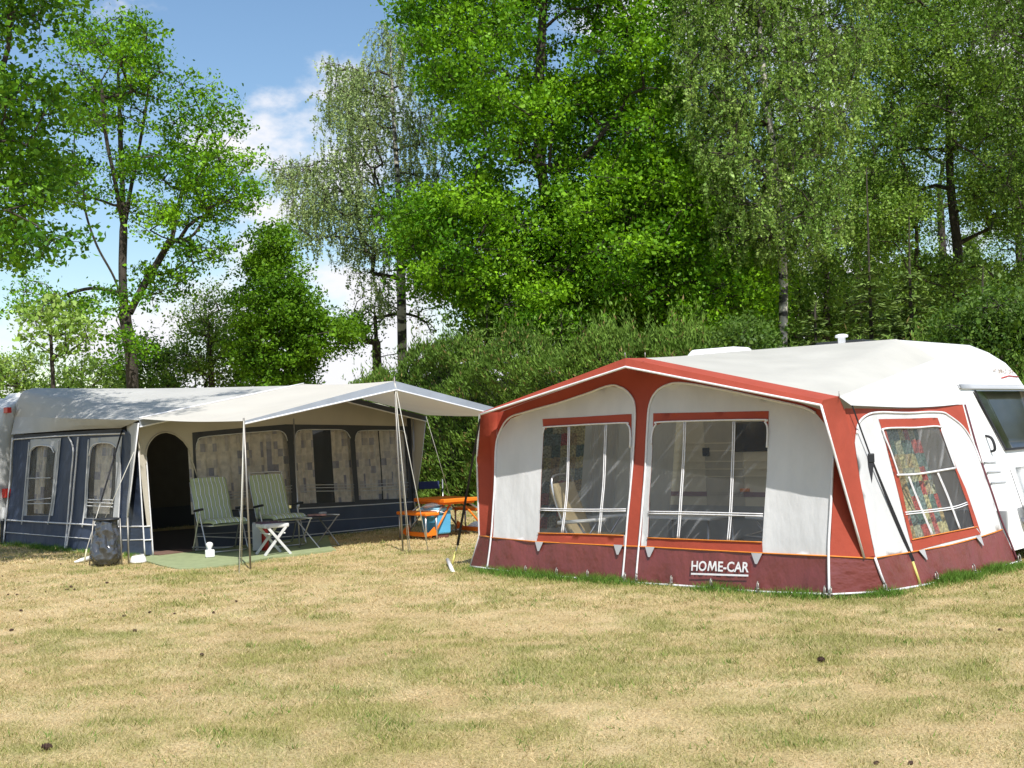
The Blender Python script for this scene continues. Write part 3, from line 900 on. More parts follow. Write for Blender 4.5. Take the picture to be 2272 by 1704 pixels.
# left corner and wing
left_edge = [W(*r3((120, 1428))[0], RCL.y), W(*r3((175, 1240))[0], RCL.y - .05), W(*r3((164, 900))[0], RCL.y - .12), W(*r3((160, 760))[0], RCL.y - .16), pipe_L]
pole_L = [RF.P(a, b) for a, b in RF.uv(r3((228, 1440), (262, 1250), (276, 900), (281, 740), (288, 452)))]
midl = [a.lerp(b, .45) + (out_red * -.10 if 0 < i < 4 else Vector()) for i, (a, b) in enumerate(zip(left_edge, pole_L))]
ruled('hood_wing', left_edge[1:], midl[1:], RED, A, 12, 4)
ruled('hood_wing', midl[1:], pole_L[1:], RED, A, 12, 4)
ruled('skirt', left_edge[:2], pole_L[:2], MAROON, A, 6, 4)
tube('wing_piping', left_edge, .012, PIPE_WHITE, A)
tube('hem_piping', [left_edge[1], pole_L[1]], .007, PIPE_ORANGE, A)
tube('foot_piping', [left_edge[0], pole_L[0] + out_red * .01], .012, PIPE_WHITE, A)
mk('mud_flap', [left_edge[0], pole_L[0], Vector((pole_L[0].x, pole_L[0].y, -.02)), Vector((left_edge[0].x, left_edge[0].y, -.02))], [(0, 1, 2, 3)], GREYFLAP, A, False)

# right side wall
s_hole = RS.uv(r5((582, 1258), (540, 1080), (500, 890), (455, 740), (418, 640), (428, 614), (600, 607), (742, 602), (758, 630), (800, 750), (838, 850), (890, 960), (915, 1060), (948, 1180), (760, 1222)))
s_top = r5((200, 490), (420, 494), (650, 490), (884, 467))
s_hem = r5((366, 1366), (600, 1327), (800, 1291), (1000, 1237), (1112, 1199))
panel('side_wall', RS, RS.uv(s_hem) + RS.uv(r5((1010, 860), (930, 640))) + RS.uv(s_top)[::-1] + RS.uv(r5((240, 640), (300, 1000))), RED, A, 0, [s_hole], .09)
white3 = RS.uv(r5((372, 1362), (340, 1200), (285, 900), (254, 690), (262, 610), (300, 548), (372, 522), (560, 520), (740, 515), (800, 533), (880, 600), (940, 690), (985, 800), (1050, 1000), (1110, 1196), (1000, 1234), (800, 1288), (600, 1324)))
panel('white_panel', RS, white3, WHITE, A, .005, [s_hole], .08)
piping('panel_piping', RS, r5((262, 640), (270, 580), (310, 536), (380, 517), (560, 519), (740, 513), (800, 533), (880, 600), (940, 690), (988, 810)), .011, PIPE_WHITE, A, .012)
film_s = panel('window_pane', RS, s_hole, FILM, A, .001, (), .08)
panel('window_header', RS, RS.uv(r5((386, 556), (736, 546), (760, 610), (742, 600), (428, 613), (414, 640))), RED, A, .009, (), .08)
panel('window_frame', RS, RS.uv(r5((414, 636), (430, 620), (505, 890), (590, 1262), (578, 1280))), RED, A, .009, (), .06)
panel('window_frame', RS, RS.uv(r5((742, 600), (758, 606), (850, 850), (900, 960), (990, 1222), (966, 1190), (948, 1184), (912, 1050), (838, 850))), RED, A, .009, (), .06)
panel('window_sill', RS, RS.uv(r5((578, 1262), (760, 1224), (950, 1182), (988, 1226), (780, 1276), (592, 1326))), RED, A, .010, (), .07)
piping('sill_piping', RS, r5((580, 1260), (760, 1223), (960, 1184)), .006, PIPE_ORANGE, A, .018)
piping('hem_piping', RS, s_hem, .007, PIPE_ORANGE, A, .012)
piping('window_flap_piping', RS, r5((500, 888), (455, 750), (412, 640), (424, 612), (600, 606), (742, 600), (760, 640), (832, 842)), .011, PIPE_WHITE, A, .020)
piping('window_flap_piping', RS, r5((490, 884), (620, 876), (832, 842)), .012, PIPE_WHITE, A, .022)
panel('window_flap', RS, RS.uv(r5((498, 884), (455, 750), (420, 636), (430, 616), (600, 609), (740, 605), (828, 838), (640, 868))), FILM, A, .014, (), .08)
double_bar('window_bar', RS, r5((545, 1106), (700, 1090), (830, 1072), (908, 1046)), PIPE_WHITE, film_s, .012)
double_bar('window_bar', RS, r5((558, 880), (620, 1040), (702, 1240)), PIPE_WHITE, film_s, .012)
double_bar('window_bar', RS, r5((730, 860), (800, 1030), (864, 1196)), PIPE_WHITE, film_s, .012)
s_bot = r5((440, 1560), (700, 1515), (900, 1470), (1050, 1430), (1208, 1386))
panel('skirt', RS, RS.uv(s_hem) + RS.uv(s_bot)[::-1], MAROON, A, 0, (), .06, skirt_fold)
piping('foot_piping', RS, s_bot, .013, PIPE_WHITE, A, .012)
sb = RS.uv(s_bot)
panel('mud_flap', RS, sb + [(a, -.012) for a, b in sb][::-1], GREYFLAP, A, -.01, (), .08)
piping('rear_edge_piping', RS, r5((892, 470), (990, 810), (1100, 1130), (1200, 1382)), .012, PIPE_DARK, A, .012)
for p in r5((642, 1345), (974, 1264)):
    (u, v), = RS.uv([p])
    mk('toggle_tab', [RS.P(u - .06, v + .045, .022), RS.P(u + .06, v + .045, .022), RS.P(u + .05, v - .06, .026), RS.P(u + .03, v - .06, .026)], [(3, 2, 1, 0)], TRIANGLE, A, False)
# left side wall (back of it is seen through the windows)
lsr = RFL + in_red * ((RRR - RFL).dot(in_red)) + d_red * .30
LS = Pl(lsr, RCL, lsr + UP * 1.9 + d_red * .35, .01, 11)
lsl = (RCL - lsr).length
panel('side_wall', LS, [(0, 0), (lsl - .22, 0), (lsl - .22, 1.75), (0, 1.95)], WHITE, A, 0, (), .15)

mk('groundsheet', [Vector((p.x, p.y, .012)) for p in (RFL + in_red * .05, RFR + in_red * .05, RRR - d_red * .5, lsr)], [(0, 1, 2, 3)], mat('grey_groundsheet', (.13, .13, .125), .9), A, False)
# curtains behind the windows
def curtain(name, pl, u0, u1, v0, v1, off, m, parent, folds=5, amp=.025, nu=60, nv=10, flip=1, waist=0.0):
    v = []; uv = []; f = []
    for i in range(nu + 1):
        for j in range(nv + 1):
            s, t = i / nu, j / nv
            uu = u0 + (u1 - u0) * s
            if waist: uu += (u0 - uu) * waist * (1 - t) * 1.0 if waist > 0 else (u1 - uu) * -waist * (1 - t)
            vv = v0 + (v1 - v0) * t
            ph = s * folds * 2 * math.pi
            v.append(pl.P(uu, vv, -off + flip * amp * (math.sin(ph) + .3 * math.sin(2.3 * ph + 1))))
            uv.append((abs(u1 - u0) * 1.25 * s, vv))
    for i in range(nu):
        for j in range(nv):
            a = i * (nv + 1) + j
            f.append((a, a + nv + 1, a + nv + 2, a + 1))
    return mk(name, v, f, m, parent, True, uv)
cq = RS.uv(r5((420, 640), (580, 1262), (760, 640), (850, 1200)))
curtain('curtain', RS, cq[1][0] - .1, cq[3][0] + .0, cq[1][1] - .06, cq[0][1] + .12, .09, PATCHWORK, A, 7, .02)
curtain('curtain', LS, lsl - 1.5, lsl - .3, .45, 1.75, .14, PATCHWORK, A, 9, .03)
curtain('curtain', LS, lsl - 2.05, lsl - 1.6, .35, 1.8, .14, WHITE, A, 3, .03)

# pegs along the foot of the awning
def peg(p, label, grp, parent_dir=out_red):
    p = Vector(p)
    b = MB()
    b.tube([p + UP * .10 - parent_dir * .0, p + UP * .115 + parent_dir * .012, p + UP * .09 + parent_dir * .026, p + UP * .01 + parent_dir * .03, p - UP * .05 + parent_dir * .03], .006, 5)
    b.tube([p + UP * .10, p + UP * .02 + parent_dir * .005], .006, 5)
    b.tube([p + UP * .045 + d_red * .018 + parent_dir * .02, p + UP * .045 - d_red * .018 + parent_dir * .02], .008, 5)
    o = b.build('tent_peg', STEEL, None, True, loc=p)
    tag(o, label, 'tent peg', grp)
ORD = ('first', 'second', 'third', 'fourth', 'fifth', 'sixth', 'seventh', 'eighth', 'ninth', 'tenth')
for k_, (px_, py_) in enumerate( r3((470, 1510), (660, 1530), (850, 1540), (1080, 1560), (1152, 1566)) + r4((258, 1580), (502, 1598), (790, 1610), (1200, 1626), (1238, 1626))):
    fl = ORD[k_] + ' bent steel peg from the left along the front foot of the red awning'
    (u, v), = RF.uv([(px_, py_)])
    q = RF.P(u, 0.0, .02); peg((q.x, q.y, .0), fl, 'steel pegs along the front of the red awning')
for k_, (px_, py_) in enumerate(r5((415, 1580), (720, 1520), (935, 1472), (1202, 1400))):
    sl_ = ORD[k_] + ' steel peg from the front corner along the right side of the red awning'
    (u, v), = RS.uv([(px_, py_)])
    q = RS.P(u, 0.0, .02); peg((q.x, q.y, 0), sl_, 'steel pegs along the side of the red awning', d_red)

# storm straps
st = thing('guy_strap', 'black storm strap with buckle on the right side of the red awning', 'strap', G(*r5((640, 1530))[0]))
top, foot = RS.P(*RS.uv(r5((208, 486)))[0], off=.06), G(*r5((640, 1530))[0])
buck, sp = W(*r5((350, 780))[0], top.y * .6 + foot.y * .4), W(*r5((592, 1385))[0], foot.y + .02)
def band(name, a, b, w0, w1, m, parent, th=.004):
    d = (b - a).normalized(); s = d.cross(ray(1136, 852)).normalized(); nrm = s.cross(d)
    bx = MB(); v = []
    for p, w in ((a, w0), (b, w1)):
        v += [p - s * w - nrm * th, p + s * w - nrm * th, p + s * w + nrm * th, p - s * w + nrm * th]
    bx.add(v, [(0, 1, 2, 3), (7, 6, 5, 4), (0, 4, 5, 1), (1, 5, 6, 2), (2, 6, 7, 3), (3, 7, 4, 0)])
    return bx.build(name, m, parent)
band('webbing', top, buck, .007, .007, BLACKSTRAP, st)
band('webbing', buck, sp, .008, .024, BLACKSTRAP, st)
MB().box(buck, (.06, .03, .09)).build('buckle', BLACKPLASTIC, st, bevel=.008)
band('loose_end', buck, W(*r5((332, 1100))[0], buck.y - .05), .03, .006, BLACKSTRAP, st)
tube('spring', [sp, foot], .014, YELLOWSPRING, st)
tube('peg', [foot + UP * .03, foot - UP * .05], .009, STEEL, st)
st = thing('guy_strap', 'black storm strap with yellow rubber ladder left of the red awning', 'strap', G(*r7((1128, 1462))[0]))
foot = G(*r7((1128, 1462))[0]); top = left_edge[4] - UP * .05
sp = W(*r7((1212, 1172))[0], foot.y + .12)
band('webbing', top, sp, .010, .017, BLACKSTRAP, st)
tube('rubber_ladder', [sp, sp.lerp(foot, .35)], .006, ROPE, st)
tube('rubber_ladder', [sp.lerp(foot, .35), foot], .014, YELLOWSPRING, st)
pa, pb = G(*r7((1145, 1590))[0]), W(*r7((1058, 1398))[0], foot.y + .05)
o = tube('plastic_peg', [pb, pa], [.026, .024], PLASTICWHITE, None, 8, loc=pa)
tag(o, 'stout white plastic ground peg standing at an angle in the grass', 'peg')

# ================================================================== WHITE CARAVAN BEHIND THE RED AWNING
CO, CN = CARV
cav = thing('caravan', 'white caravan with rounded front behind the red awning', 'caravan', RRR)
C = cav
def ct(p): return (p - ridge_rear).dot(d_red)
def CP(t, z, w=0.0):
    b = ridge_rear + d_red * t + in_red * (w + .03)
    return Vector((b.x, b.y, z))
front_prof = [(ct(p), p.z) for p in rail_front]
tb = ct(RRR); zt = top_rear_right
def tf_z(z):
    a = front_prof[-1]
    return a[0] + (tb - .02 - a[0]) * (a[1] - z) / a[1]
prof = [(-2.0, .35), (-2.12, 1.1), (-1.95, 1.9), (-1.72, 2.3), (-1.35, 2.5), (-.9, ridge_rear.z - .03), (0, ridge_rear.z - .01)] + [(t, z - .01) for t, z in front_prof]
for z in (1.5, 1.25, 1.0, .8, .6, .14): prof.append((tf_z(z), z))
CW = 2.15
# outer skin
v = []; f = []
ws = [0, .03, CW - .03, CW]
for k, w in enumerate(ws):
    ins = .03 if k in (0, 3) else 0
    for t, z in prof:
        c = Vector((.3, 0, 1.4)); s = 1 - ins / 1.6
        v.append(CP(.3 + (t - .3) * s, 1.4 + (z - 1.4) * s, w))
n = len(prof)
for k in range(3):
    for i in range(n):
        f.append((k * n + i, k * n + (i + 1) % n, (k + 1) * n + (i + 1) % n, (k + 1) * n + i))
f.append(tuple(range(n - 1, -1, -1))); f.append(tuple(3 * n + i for i in range(n)))
body = mk('body', v, f, BODYWHITE, C, False)
# pressed ribs and fittings on the side inside the awning
def sidebox(name, t0, t1, z0, z1, th, m, bevel=.0, parent=None):
    b = MB()
    v = [CP(t, z, -.02 - e) for e in (-.03, th) for t, z in ((t0, z0), (t1, z0), (t1, z1), (t0, z1))]
    b.add(v, [(0, 1, 2, 3), (7, 6, 5, 4), (0, 4, 5, 1), (1, 5, 6, 2), (2, 6, 7, 3), (3, 7, 4, 0)])
    return b.build(name, m, parent or C, bevel=bevel)
sidebox('side_sheet', -1.75, 1.95, .55, 2.35, .004, BODYCREAM)
for z in (1.40, 1.30, 1.16, 1.06, .96):
    sidebox('side_rib', -1.72, 1.9, z - .008, z + .008, .016, BODYCREAM)
sidebox('side_stripe', -1.72, 1.9, .70, .76, .012, mat('mauve_stripe', (.22, .12, .16), .5))
sidebox('side_skirt', -2.0, tb - .1, .0, .58, .015, GREYPANEL)
def on_side(p): 
    q = HIT(p[0], p[1], CO, CN); return ct(q), q.z
for a, b, m_, nm in ((r4((630, 545))[0], r4((870, 722))[0], DARKGLASS, 'side_window'), (r4((440, 700))[0], r4((484, 752))[0], BLACKPLASTIC, 'awning_light'), (r4((670, 950))[0], r4((728, 972))[0], LAMPORANGE, 'side_marker')):
    (t0, z0), (t1, z1) = on_side(a), on_side(b)
    sidebox(nm, t0, t1, z1, z0, .03, m_, .01)
sidebox('door', -.75, -.15, .45, 2.05, .012, mat('pale_door', (.52, .49, .42), .5), .02)
# front face fittings
def FP(z, w, off=0.0):
    if z >= front_prof[-1][1]:
        t = None
        for (t0, z0), (t1, z1) in zip(front_prof, front_prof[1:]):
            if z1 <= z <= z0: t = t0 + (t1 - t0) * (z0 - z) / (z0 - z1)
        if t is None: t = front_prof[0][0]
    else:
        t = tf_z(z)
    return CP(t + off, z, w)
def front_patch(name, corners, m, off, th=.02, k=6, parent=None):
    """corners (z,w): a plate following the bow of the front"""
    v = []; f = []
    (za, wa), (zb, wb), (zc, wc), (zd, wd) = corners
    for e in (off, off - th):
        for i in range(k + 1):
            for j in range(k + 1):
                s, t = i / k, j / k
                z = (za * (1 - s) + zb * s) * (1 - t) + (zd * (1 - s) + zc * s) * t
                w = (wa * (1 - s) + wb * s) * (1 - t) + (wd * (1 - s) + wc * s) * t
                v.append(FP(z, w, e))
    N = (k + 1) ** 2
    for i in range(k):
        for j in range(k):
            a = i * (k + 1) + j
            f.append((a, a + k + 1, a + k + 2, a + 1)); f.append((N + a + 1, N + a + k + 2, N + a + k + 1, N + a))
    rim = [i * (k + 1) for i in range(k + 1)] + [k * (k + 1) + j for j in range(1, k + 1)] + [i * (k + 1) + k for i in range(k - 1, -1, -1)] + [j for j in range(k - 1, 0, -1)]
    for a, b in zip(rim, rim[1:] + rim[:1]): f.append((a, b, N + b, N + a))
    return mk(name, v, f, m, parent or C, True)
def face_zw(px, py):
    """height and distance across the bow where a sight line meets the front"""
    best = None
    for i in range(0, 220):
        z = .3 + i * .01
        for j in range(0, 44):
            w = j * .05
            q = PX(FP(z, w)); e = (q[0] - px) ** 2 + (q[1] - py) ** 2
            if best is None or e < best[0]: best = (e, z, w)
    return best[1], best[2]
wz = [face_zw(*p) for p in r5((948, 388), (1122, 724))]
gz = face_zw(*r5((880, 362))[0])
front_patch('gutter', [(gz[0] + .03, .02), (gz[0] + .03, CW - .02), (gz[0] - .02, CW - .02), (gz[0] - .02, .02)], GREYTRIM, .025, .03)
wtop, wbot, wl0, wl1 = gz[0] - .05, wz[1][0], max(wz[0][1], .15), max(wz[1][1], .3)
win = front_patch('front_window', [(wtop, wl0), (wtop, CW - .12), (wbot, CW - .2), (wbot, wl1)], DARKGLASS, .03)
front_patch('window_seal', [(wtop + .01, wl0 - .03), (wtop + .01, wl0), (wbot - .02, wl1), (wbot - .02, wl1 - .03)], RUBBER, .034, .02, 6, win)
front_patch('window_seal', [(wbot, wl1 - .03), (wbot, CW - .2), (wbot - .025, CW - .2), (wbot - .025, wl1 - .03)], RUBBER, .034, .02, 6, win)
hz0, hz1 = face_zw(*r5((1010, 650))[0]), face_zw(*r5((1042, 730))[0])
hp = [FP(hz0[0], hz0[1] + .02, .0), FP(hz0[0] - .02, hz0[1], .06), FP((hz0[0] + hz1[0]) / 2, (hz0[1] + hz1[1]) / 2, .075), FP(hz1[0], hz1[1], .06), FP(hz1[0] - .02, hz1[1] + .02, .0)]
tube('grab_handle', smooth_line(hp, 4), .016, RUBBER, C)
for p, q in (((1003, 806), (1056, 802)), ((1018, 866), (1084, 862)), ((1040, 925), (1112, 920))):
    a, b = face_zw(*r5(p)[0]), face_zw(*r5(q)[0])
    front_patch('louvre', [(a[0] + .006, a[1]), (b[0] + .006, b[1] + .1), (b[0] - .006, b[1] + .1), (a[0] - .006, a[1])], GREYTRIM, .016, .012, 3)
lz = face_zw(*r5((1200, 985))[0])
front_patch('gas_locker_lid', [(lz[0] + .3, lz[1] + .05), (lz[0] + .3, CW - .3), (.55, CW - .3), (.55, lz[1] + .05)], BODYWHITE, .07, .06)
a = face_zw(*r5((1135, 1072))[0])
lampp = FP(a[0], a[1], .02)
MB().lathe((0, 0, 0), [(.0, .05), (.045, .045), (.055, .0)], 16).build('marker_lamp', BEIGECUSHION, C, True)
o = bpy.context.scene.objects['marker_lamp']; o.data.transform(Matrix.Translation(lampp - RRR) @ d_red.to_track_quat('Z', 'Y').to_matrix().to_4x4())
b = MB()
for w in (.55, 1.55): b.tube([CP(tb - .2, .42, w), CP(tb + .95, .42, CW / 2)], .045, 6)
b.build('drawbar', GREYTRIM, C)
b = MB(); b.box(CP(tb + .18, .60, CW / 2), (.5, 1.3, .36), Matrix(((d_red.x, in_red.x, 0), (d_red.y, in_red.y, 0), (0, 0, 1)))); b.build('gas_locker', BODYWHITE, C, bevel=.05)
# name on the bow
tv, tf = home_car(.0)
x0, x1 = min(p.x for p in tv), max(p.x for p in tv)
na, nb = face_zw(*r5((1072, 282))[0]), face_zw(*r5((1190, 280))[0])
hh = abs(face_zw(*r5((1075, 255))[0])[0] - na[0])
y0, y1 = min(p.y for p in tv), max(p.y for p in tv)
def namep(p, off=.006): return FP(na[0] + hh * (p.y - y0) / (y1 - y0), na[1] + (nb[1] - na[1]) * (p.x - x0) / (x1 - x0), off)
lett2 = mk('lettering', [namep(p) for p in tv], tf, mat('tan_lettering', (.30, .22, .14), .5), C, False)
ua, ub = face_zw(*r5((1106, 314))[0]), face_zw(*r5((1208, 304))[0])
tube('lettering_swoosh', [FP(ua[0], ua[1], .008), FP((ua[0] + ub[0]) / 2 + .02, (ua[1] + ub[1]) / 2, .008), FP(ub[0], ub[1], .008)], .007, REDPAINT, lett2)
# roof fittings
rp = HIT(*r5((178, 96))[0], RRR + in_red * 1.25, CN)
MB().lathe(Vector((rp.x, rp.y, ridge_rear.z - .04)), [(.05, 0), (.05, .19), (.085, .195), (.085, .225), (.04, .24)], 14).build('flue', PLASTICWHITE, C, True)
def roofdome(pa, pb, w, dep, h, m, name):
    a, b = HIT(*pa, RRR + in_red * w, CN), HIT(*pb, RRR + in_red * w, CN)
    ta, tb_ = ct(a), ct(b)
    zb = ridge_rear.z - .035
    v = [CP(t, zb, ww) for t, ww in ((ta, w - dep), (tb_, w - dep), (tb_, w + dep), (ta, w + dep))]
    v += [CP(t, zb + h, ww) for t, ww in ((ta + .12, w - dep * .7), (tb_ - .12, w - dep * .7), (tb_ - .12, w + dep * .7), (ta + .12, w + dep * .7))]
    mb = MB(); mb.add(v, [(3, 2, 1, 0), (4, 5, 6, 7), (0, 1, 5, 4), (1, 2, 6, 5), (2, 3, 7, 6), (3, 0, 4, 7)]); mb.build(name, m, C, bevel=.03)
roofdome(r4((370, 120))[0], r4((720, 96))[0], 1.1, .3, .17, PLASTICWHITE, 'roof_hatch')
roofdome(r5((20, 100))[0], r5((390, 80))[0], 1.6, .3, .165, DARKGLASS, 'roof_skylight')
# wheel out of sight under the awning side
MB().lathe((0, 0, 0), [(.30, -.08), (.32, 0), (.30, .08)], 20).build('wheel', RUBBER, C, True)
o = bpy.context.scene.objects['wheel']; o.data.transform(Matrix.Translation(CP(.2, .32, .2) - RRR) @ in_red.to_track_quat('Z', 'Y').to_matrix().to_4x4())

# furniture seen through the windows
def inner(px_, py_, depth):
    return HIT(px_, py_, RFL + in_red * depth, in_red)
def recliner(label, base, facing, cushion=True):
    t = thing('reclining_chair', label, 'chair', base)
    fx = Vector(facing).normalized(); sx = Vector((-fx.y, fx.x, 0))
    def L(a, b, z): return Vector(base) + fx * a + sx * b + UP * z
    w = .27
    tube('back_frame', smooth_line([L(-.22, -w, .40), L(-.36, -w, .75), L(-.42, -w, 1.0), L(-.44, -w * .7, 1.12), L(-.44, w * .7, 1.12), L(-.42, w, 1.0), L(-.36, w, .75), L(-.22, w, .40)], 4), .014, ALU, t)
    for s in (-1, 1):
        tube('arm_rest', [L(-.34, s * .31, .60), L(.25, s * .31, .64)], .024, PLASTICWHITE, t)
        tube('leg', [L(.16, s * .30, .63), L(-.28, s * .30, .01)], .013, ALU, t)
        tube('leg', [L(-.10, s * .29, .60), L(.30, s * .29, .01)], .013, ALU, t)
    tube('seat_frame', [L(-.25, -w, .40), L(.28, -w, .43), L(.28, w, .43), L(-.25, w, .40)], .013, ALU, t)
    if cushion:
        sec = [(.28, .46, .05), (.05, .44, .07), (-.20, .46, .07), (-.27, .62, .08), (-.34, .80, .08), (-.39, .95, .09), (-.42, 1.04, .07)]
        v = []; f = []
        for a, z, th in sec:
            for b in (-.24, -.2, 0, .2, .24):
                e = .25 if abs(b) > .22 else 1
                v.append(L(a + .02 * 1, b, z))
            for b in (.24, .2, 0, -.2, -.24):
                e = .3 if abs(b) > .22 else 1
                v.append(L(a - th * e * (1 if z > .5 else .2), b, z - th * e * (.2 if z > .5 else 1)))
        for i in range(len(sec) - 1):
            for k in range(10):
                f.append((i * 10 + k, i * 10 + (k + 1) % 10, i * 10 + 10 + (k + 1) % 10, i * 10 + 10 + k))
        f.append(tuple(range(9, -1, -1))); f.append(tuple(range(60, 70)))
        mk('cushion', v, f, BEIGECUSHION, t)
    return t
q = inner(*r3((900, 1200))[0], .50); recliner('reclining chair with beige cushion inside the red awning', (q.x, q.y, 0), d_red * .9 + in_red * .2)
q = inner(*r4((760, 1180))[0], 1.2); recliner('white armed folding chair without cushion deep inside the red awning', (q.x + .25, q.y, 0), -d_red + out_red * .2, False)
q = inner(*r4((360, 1160))[0], 1.15)
t = thing('camping_table', 'low white camping table inside the red awning', 'table', (q.x, q.y, 0))
Mr = Matrix(((d_red.x, in_red.x, 0), (d_red.y, in_red.y, 0), (0, 0, 1)))
MB().box((q.x, q.y, .62), (.95, .6, .035), Mr).build('table_top', PLASTICWHITE, t, bevel=.012)
for a in (-.4, .4):
    for b_ in (-.24, .24):
        tube('leg', [Vector((q.x, q.y, .6)) + d_red * a + in_red * b_, Vector((q.x, q.y, .0)) + d_red * a * 1.05 + in_red * b_ * 1.1], .014, ALU, t)

# ================================================================== BLUE GREY AWNING ON THE LEFT
u_b = (BFR - BFL).normalized()
out_b = u_b.cross(UP).normalized(); in_b = -out_b
BF = Pl(BFL, BFR, BFL + UP * 1.9 + in_b * .10, .010, 21)
BS = Pl(BRL, BFL, BRL + UP * 1.9 + u_b * .16, .016, 31)
blue = thing('caravan_awning', 'navy and grey caravan awning with arched doorway and curtained windows', 'awning', (BFL + BFR) / 2)
T = blue
def bplane(off): return BFL + out_b * off, out_b
BC = bplane(-(BRL - BFL).dot(in_b))
b_eave = bplane(.16)
eL, eA, eR = onv((309, 932), b_eave), onv((674, 855), b_eave), onv((945, 923), b_eave)
rearL = [onv(p, BC) for p in ((74, 861), (50, 868), (38, 890), (33, 925), (31, 968))]
rr = eA + in_b * ((eA - BC[0]).dot(out_b)); ridge_b = Vector((rr.x, rr.y, rearL[0].z))
ruled('roof', [eL, eA], [rearL[3], rearL[2], rearL[1], rearL[0], ridge_b], ROOFGREY, T, 40, 18, .02, .05, 2)
rearR = ridge_b + u_b * (ridge_b - rearL[0]).dot(u_b)
ruled('roof', [eA, eR], [ridge_b, rearR + UP * -.25], ROOFGREY, T, 20, 12, .03, .03, 4)
sv_top = BS.line(r1((108, 520), (400, 500), (700, 480), (985, 470)), .01)
sv_top = [p + BS.n * (.035 + .02 * math.sin(math.pi * i / (len(sv_top) - 1))) for i, p in enumerate(sv_top)]
ruled('gable_valance', [rearL[3].lerp(eL, i / 8) for i in range(9)], sv_top, FLAPGREY, T, 30, 8, 0, .03, 8)
# brim at the front eave
eLl, eAl, eRl = (p - UP * .10 + out_b * .01 for p in (eL, eA, eR))
ruled('brim', [eL, eA], [eLl, eAl], VALANCE, T, 18, 2)
ruled('brim', [eA, eR], [eAl, eRl], CHARCOAL, T, 18, 2)
tube('brim_piping', [eLl.lerp(eAl, i / 8) for i in range(9)] + [eAl.lerp(eRl, i / 8) for i in range(1, 9)], .012, PIPE_WHITE, T)
# front wall
bw1 = BF.uv(r2((135, 988), (112, 700), (106, 560), (118, 505), (160, 474), (400, 450), (640, 430), (700, 432), (735, 456), (752, 520), (765, 700), (782, 972)))
bw2 = BF.uv(r2((826, 940), (808, 700), (796, 500), (812, 448), (850, 424), (1000, 421), (1120, 423), (1165, 440), (1190, 480), (1204, 700), (1220, 926)))
bw3 = BF.uv(r2((1252, 914), (1238, 700), (1224, 500), (1234, 450), (1270, 430), (1420, 426), (1540, 428), (1576, 450), (1588, 500), (1596, 700), (1602, 902)))
door = BF.uv(r1((1222, 1500), (1200, 1120), (1168, 800), (1164, 700), (1176, 620), (1216, 552), (1270, 515), (1330, 505), (1400, 525), (1466, 578), (1508, 640), (1526, 710), (1545, 1000), (1570, 1490)))
top_b = BF.uv(r2((-36, 300), (200, 280), (500, 270), (1000, 190), (1400, 230), (1700, 320)))
outer_b = [(0, 0), (BF.len, 0)] + BF.uv(r2((1652, 930), (1705, 335)))[0:2] + BF.uv(r2((1400, 240), (1000, 170), (600, 260), (200, 330))) + BF.uv(r1((1112, 430), (1104, 640)))
door_in = [(a, max(b, .012)) for a, b in door]
wallB = panel('front_wall', BF, outer_b, TAUPE, T, 0, [bw1, bw2, bw3, door_in], .12)
dark_outer = BF.uv(r2((100, 1000), (92, 700), (82, 442), (400, 412), (740, 384), (1100, 388), (1618, 398), (1632, 700), (1652, 925), (1200, 960), (815, 976), (450, 992)))
panel('window_surround', BF, dark_outer, CHARCOAL, T, .005, [bw1, bw2, bw3], .12)
hem = BF.uv(r2((95, 1000), (450, 992), (815, 976), (1240, 953), (1656, 926)))
panel('skirt', BF, hem + [(BF.len, .015), (hem[0][0] + .05, .015)], NAVY, T, .006, (), .10)
dl = BF.uv(r1((1105, 660), (1155, 1482)))
skl = BF.uv(r1((1143, 1258), (1197, 1255), (1216, 1482), (1152, 1482)))
panel('skirt', BF, skl, SLATE, T, .006, (), .1)
for pts, m_, r_ in ((r2((815, 976), (1240, 953), (1656, 926)), LINEWHITE, .010), (r2((690, 1080), (1130, 1052), (1650, 1020)), LINEGREY, .008), (r2((100, 1168), (600, 1180), (1100, 1138), (1650, 1080)), LINEWHITE, .009), (r2((80, 1245), (300, 1245), (560, 1220)), LINEWHITE, .009), (r2((100, 1155), (400, 1140), (560, 1125)), LINEGREY, .008)):
    piping('seam_tape', BF, pts, r_, m_, T, .010)
for pts in (r1((1104, 650), (1155, 1480)), r1((1166, 700), (1196, 1100), (1222, 1490)), r1((1142, 1257), (1198, 1254)), r1((1150, 1366), (1208, 1362))):
    piping('seam_tape', BF, pts, .011, PIPE_WHITE, T, .014)
piping('door_piping', BF, r1((1166, 760), (1166, 680), (1180, 612), (1220, 550), (1270, 514), (1330, 503), (1400, 523), (1468, 578), (1510, 640), (1530, 720), (1575, 860)), .010, TAUPE, T, .014)
panes_b = [panel('window_pane', BF, h, FILMGREY, T, -.004, (), .12) for h in (bw1, bw2, bw3)]
for pane_, pts in zip(panes_b, (r2((108, 560), (118, 505), (160, 474), (400, 450), (640, 430), (700, 432), (735, 456), (750, 500)), r2((797, 520), (812, 448), (850, 424), (1000, 421), (1120, 423), (1165, 440), (1190, 480)), r2((1224, 500), (1234, 450), (1270, 430), (1420, 426), (1540, 428), (1576, 450), (1588, 490)))):
    piping('window_piping', BF, pts, .009, LINEWHITE, pane_, .010)
for y in (806, 826, 850):
    piping('window_bar', BF, r2((850, y + 4), (1214, y)), .006, LINEWHITE, panes_b[1], .006)
    piping('window_bar', BF, r2((1250, y + 2), (1598, y - 14)), .006, LINEWHITE, panes_b[2], .006)
    piping('window_bar', BF, r2((345, y + 62), (780, y + 8)), .006, LINEWHITE, panes_b[0], .006)
def ub(p): return BF.uv([p])[0]
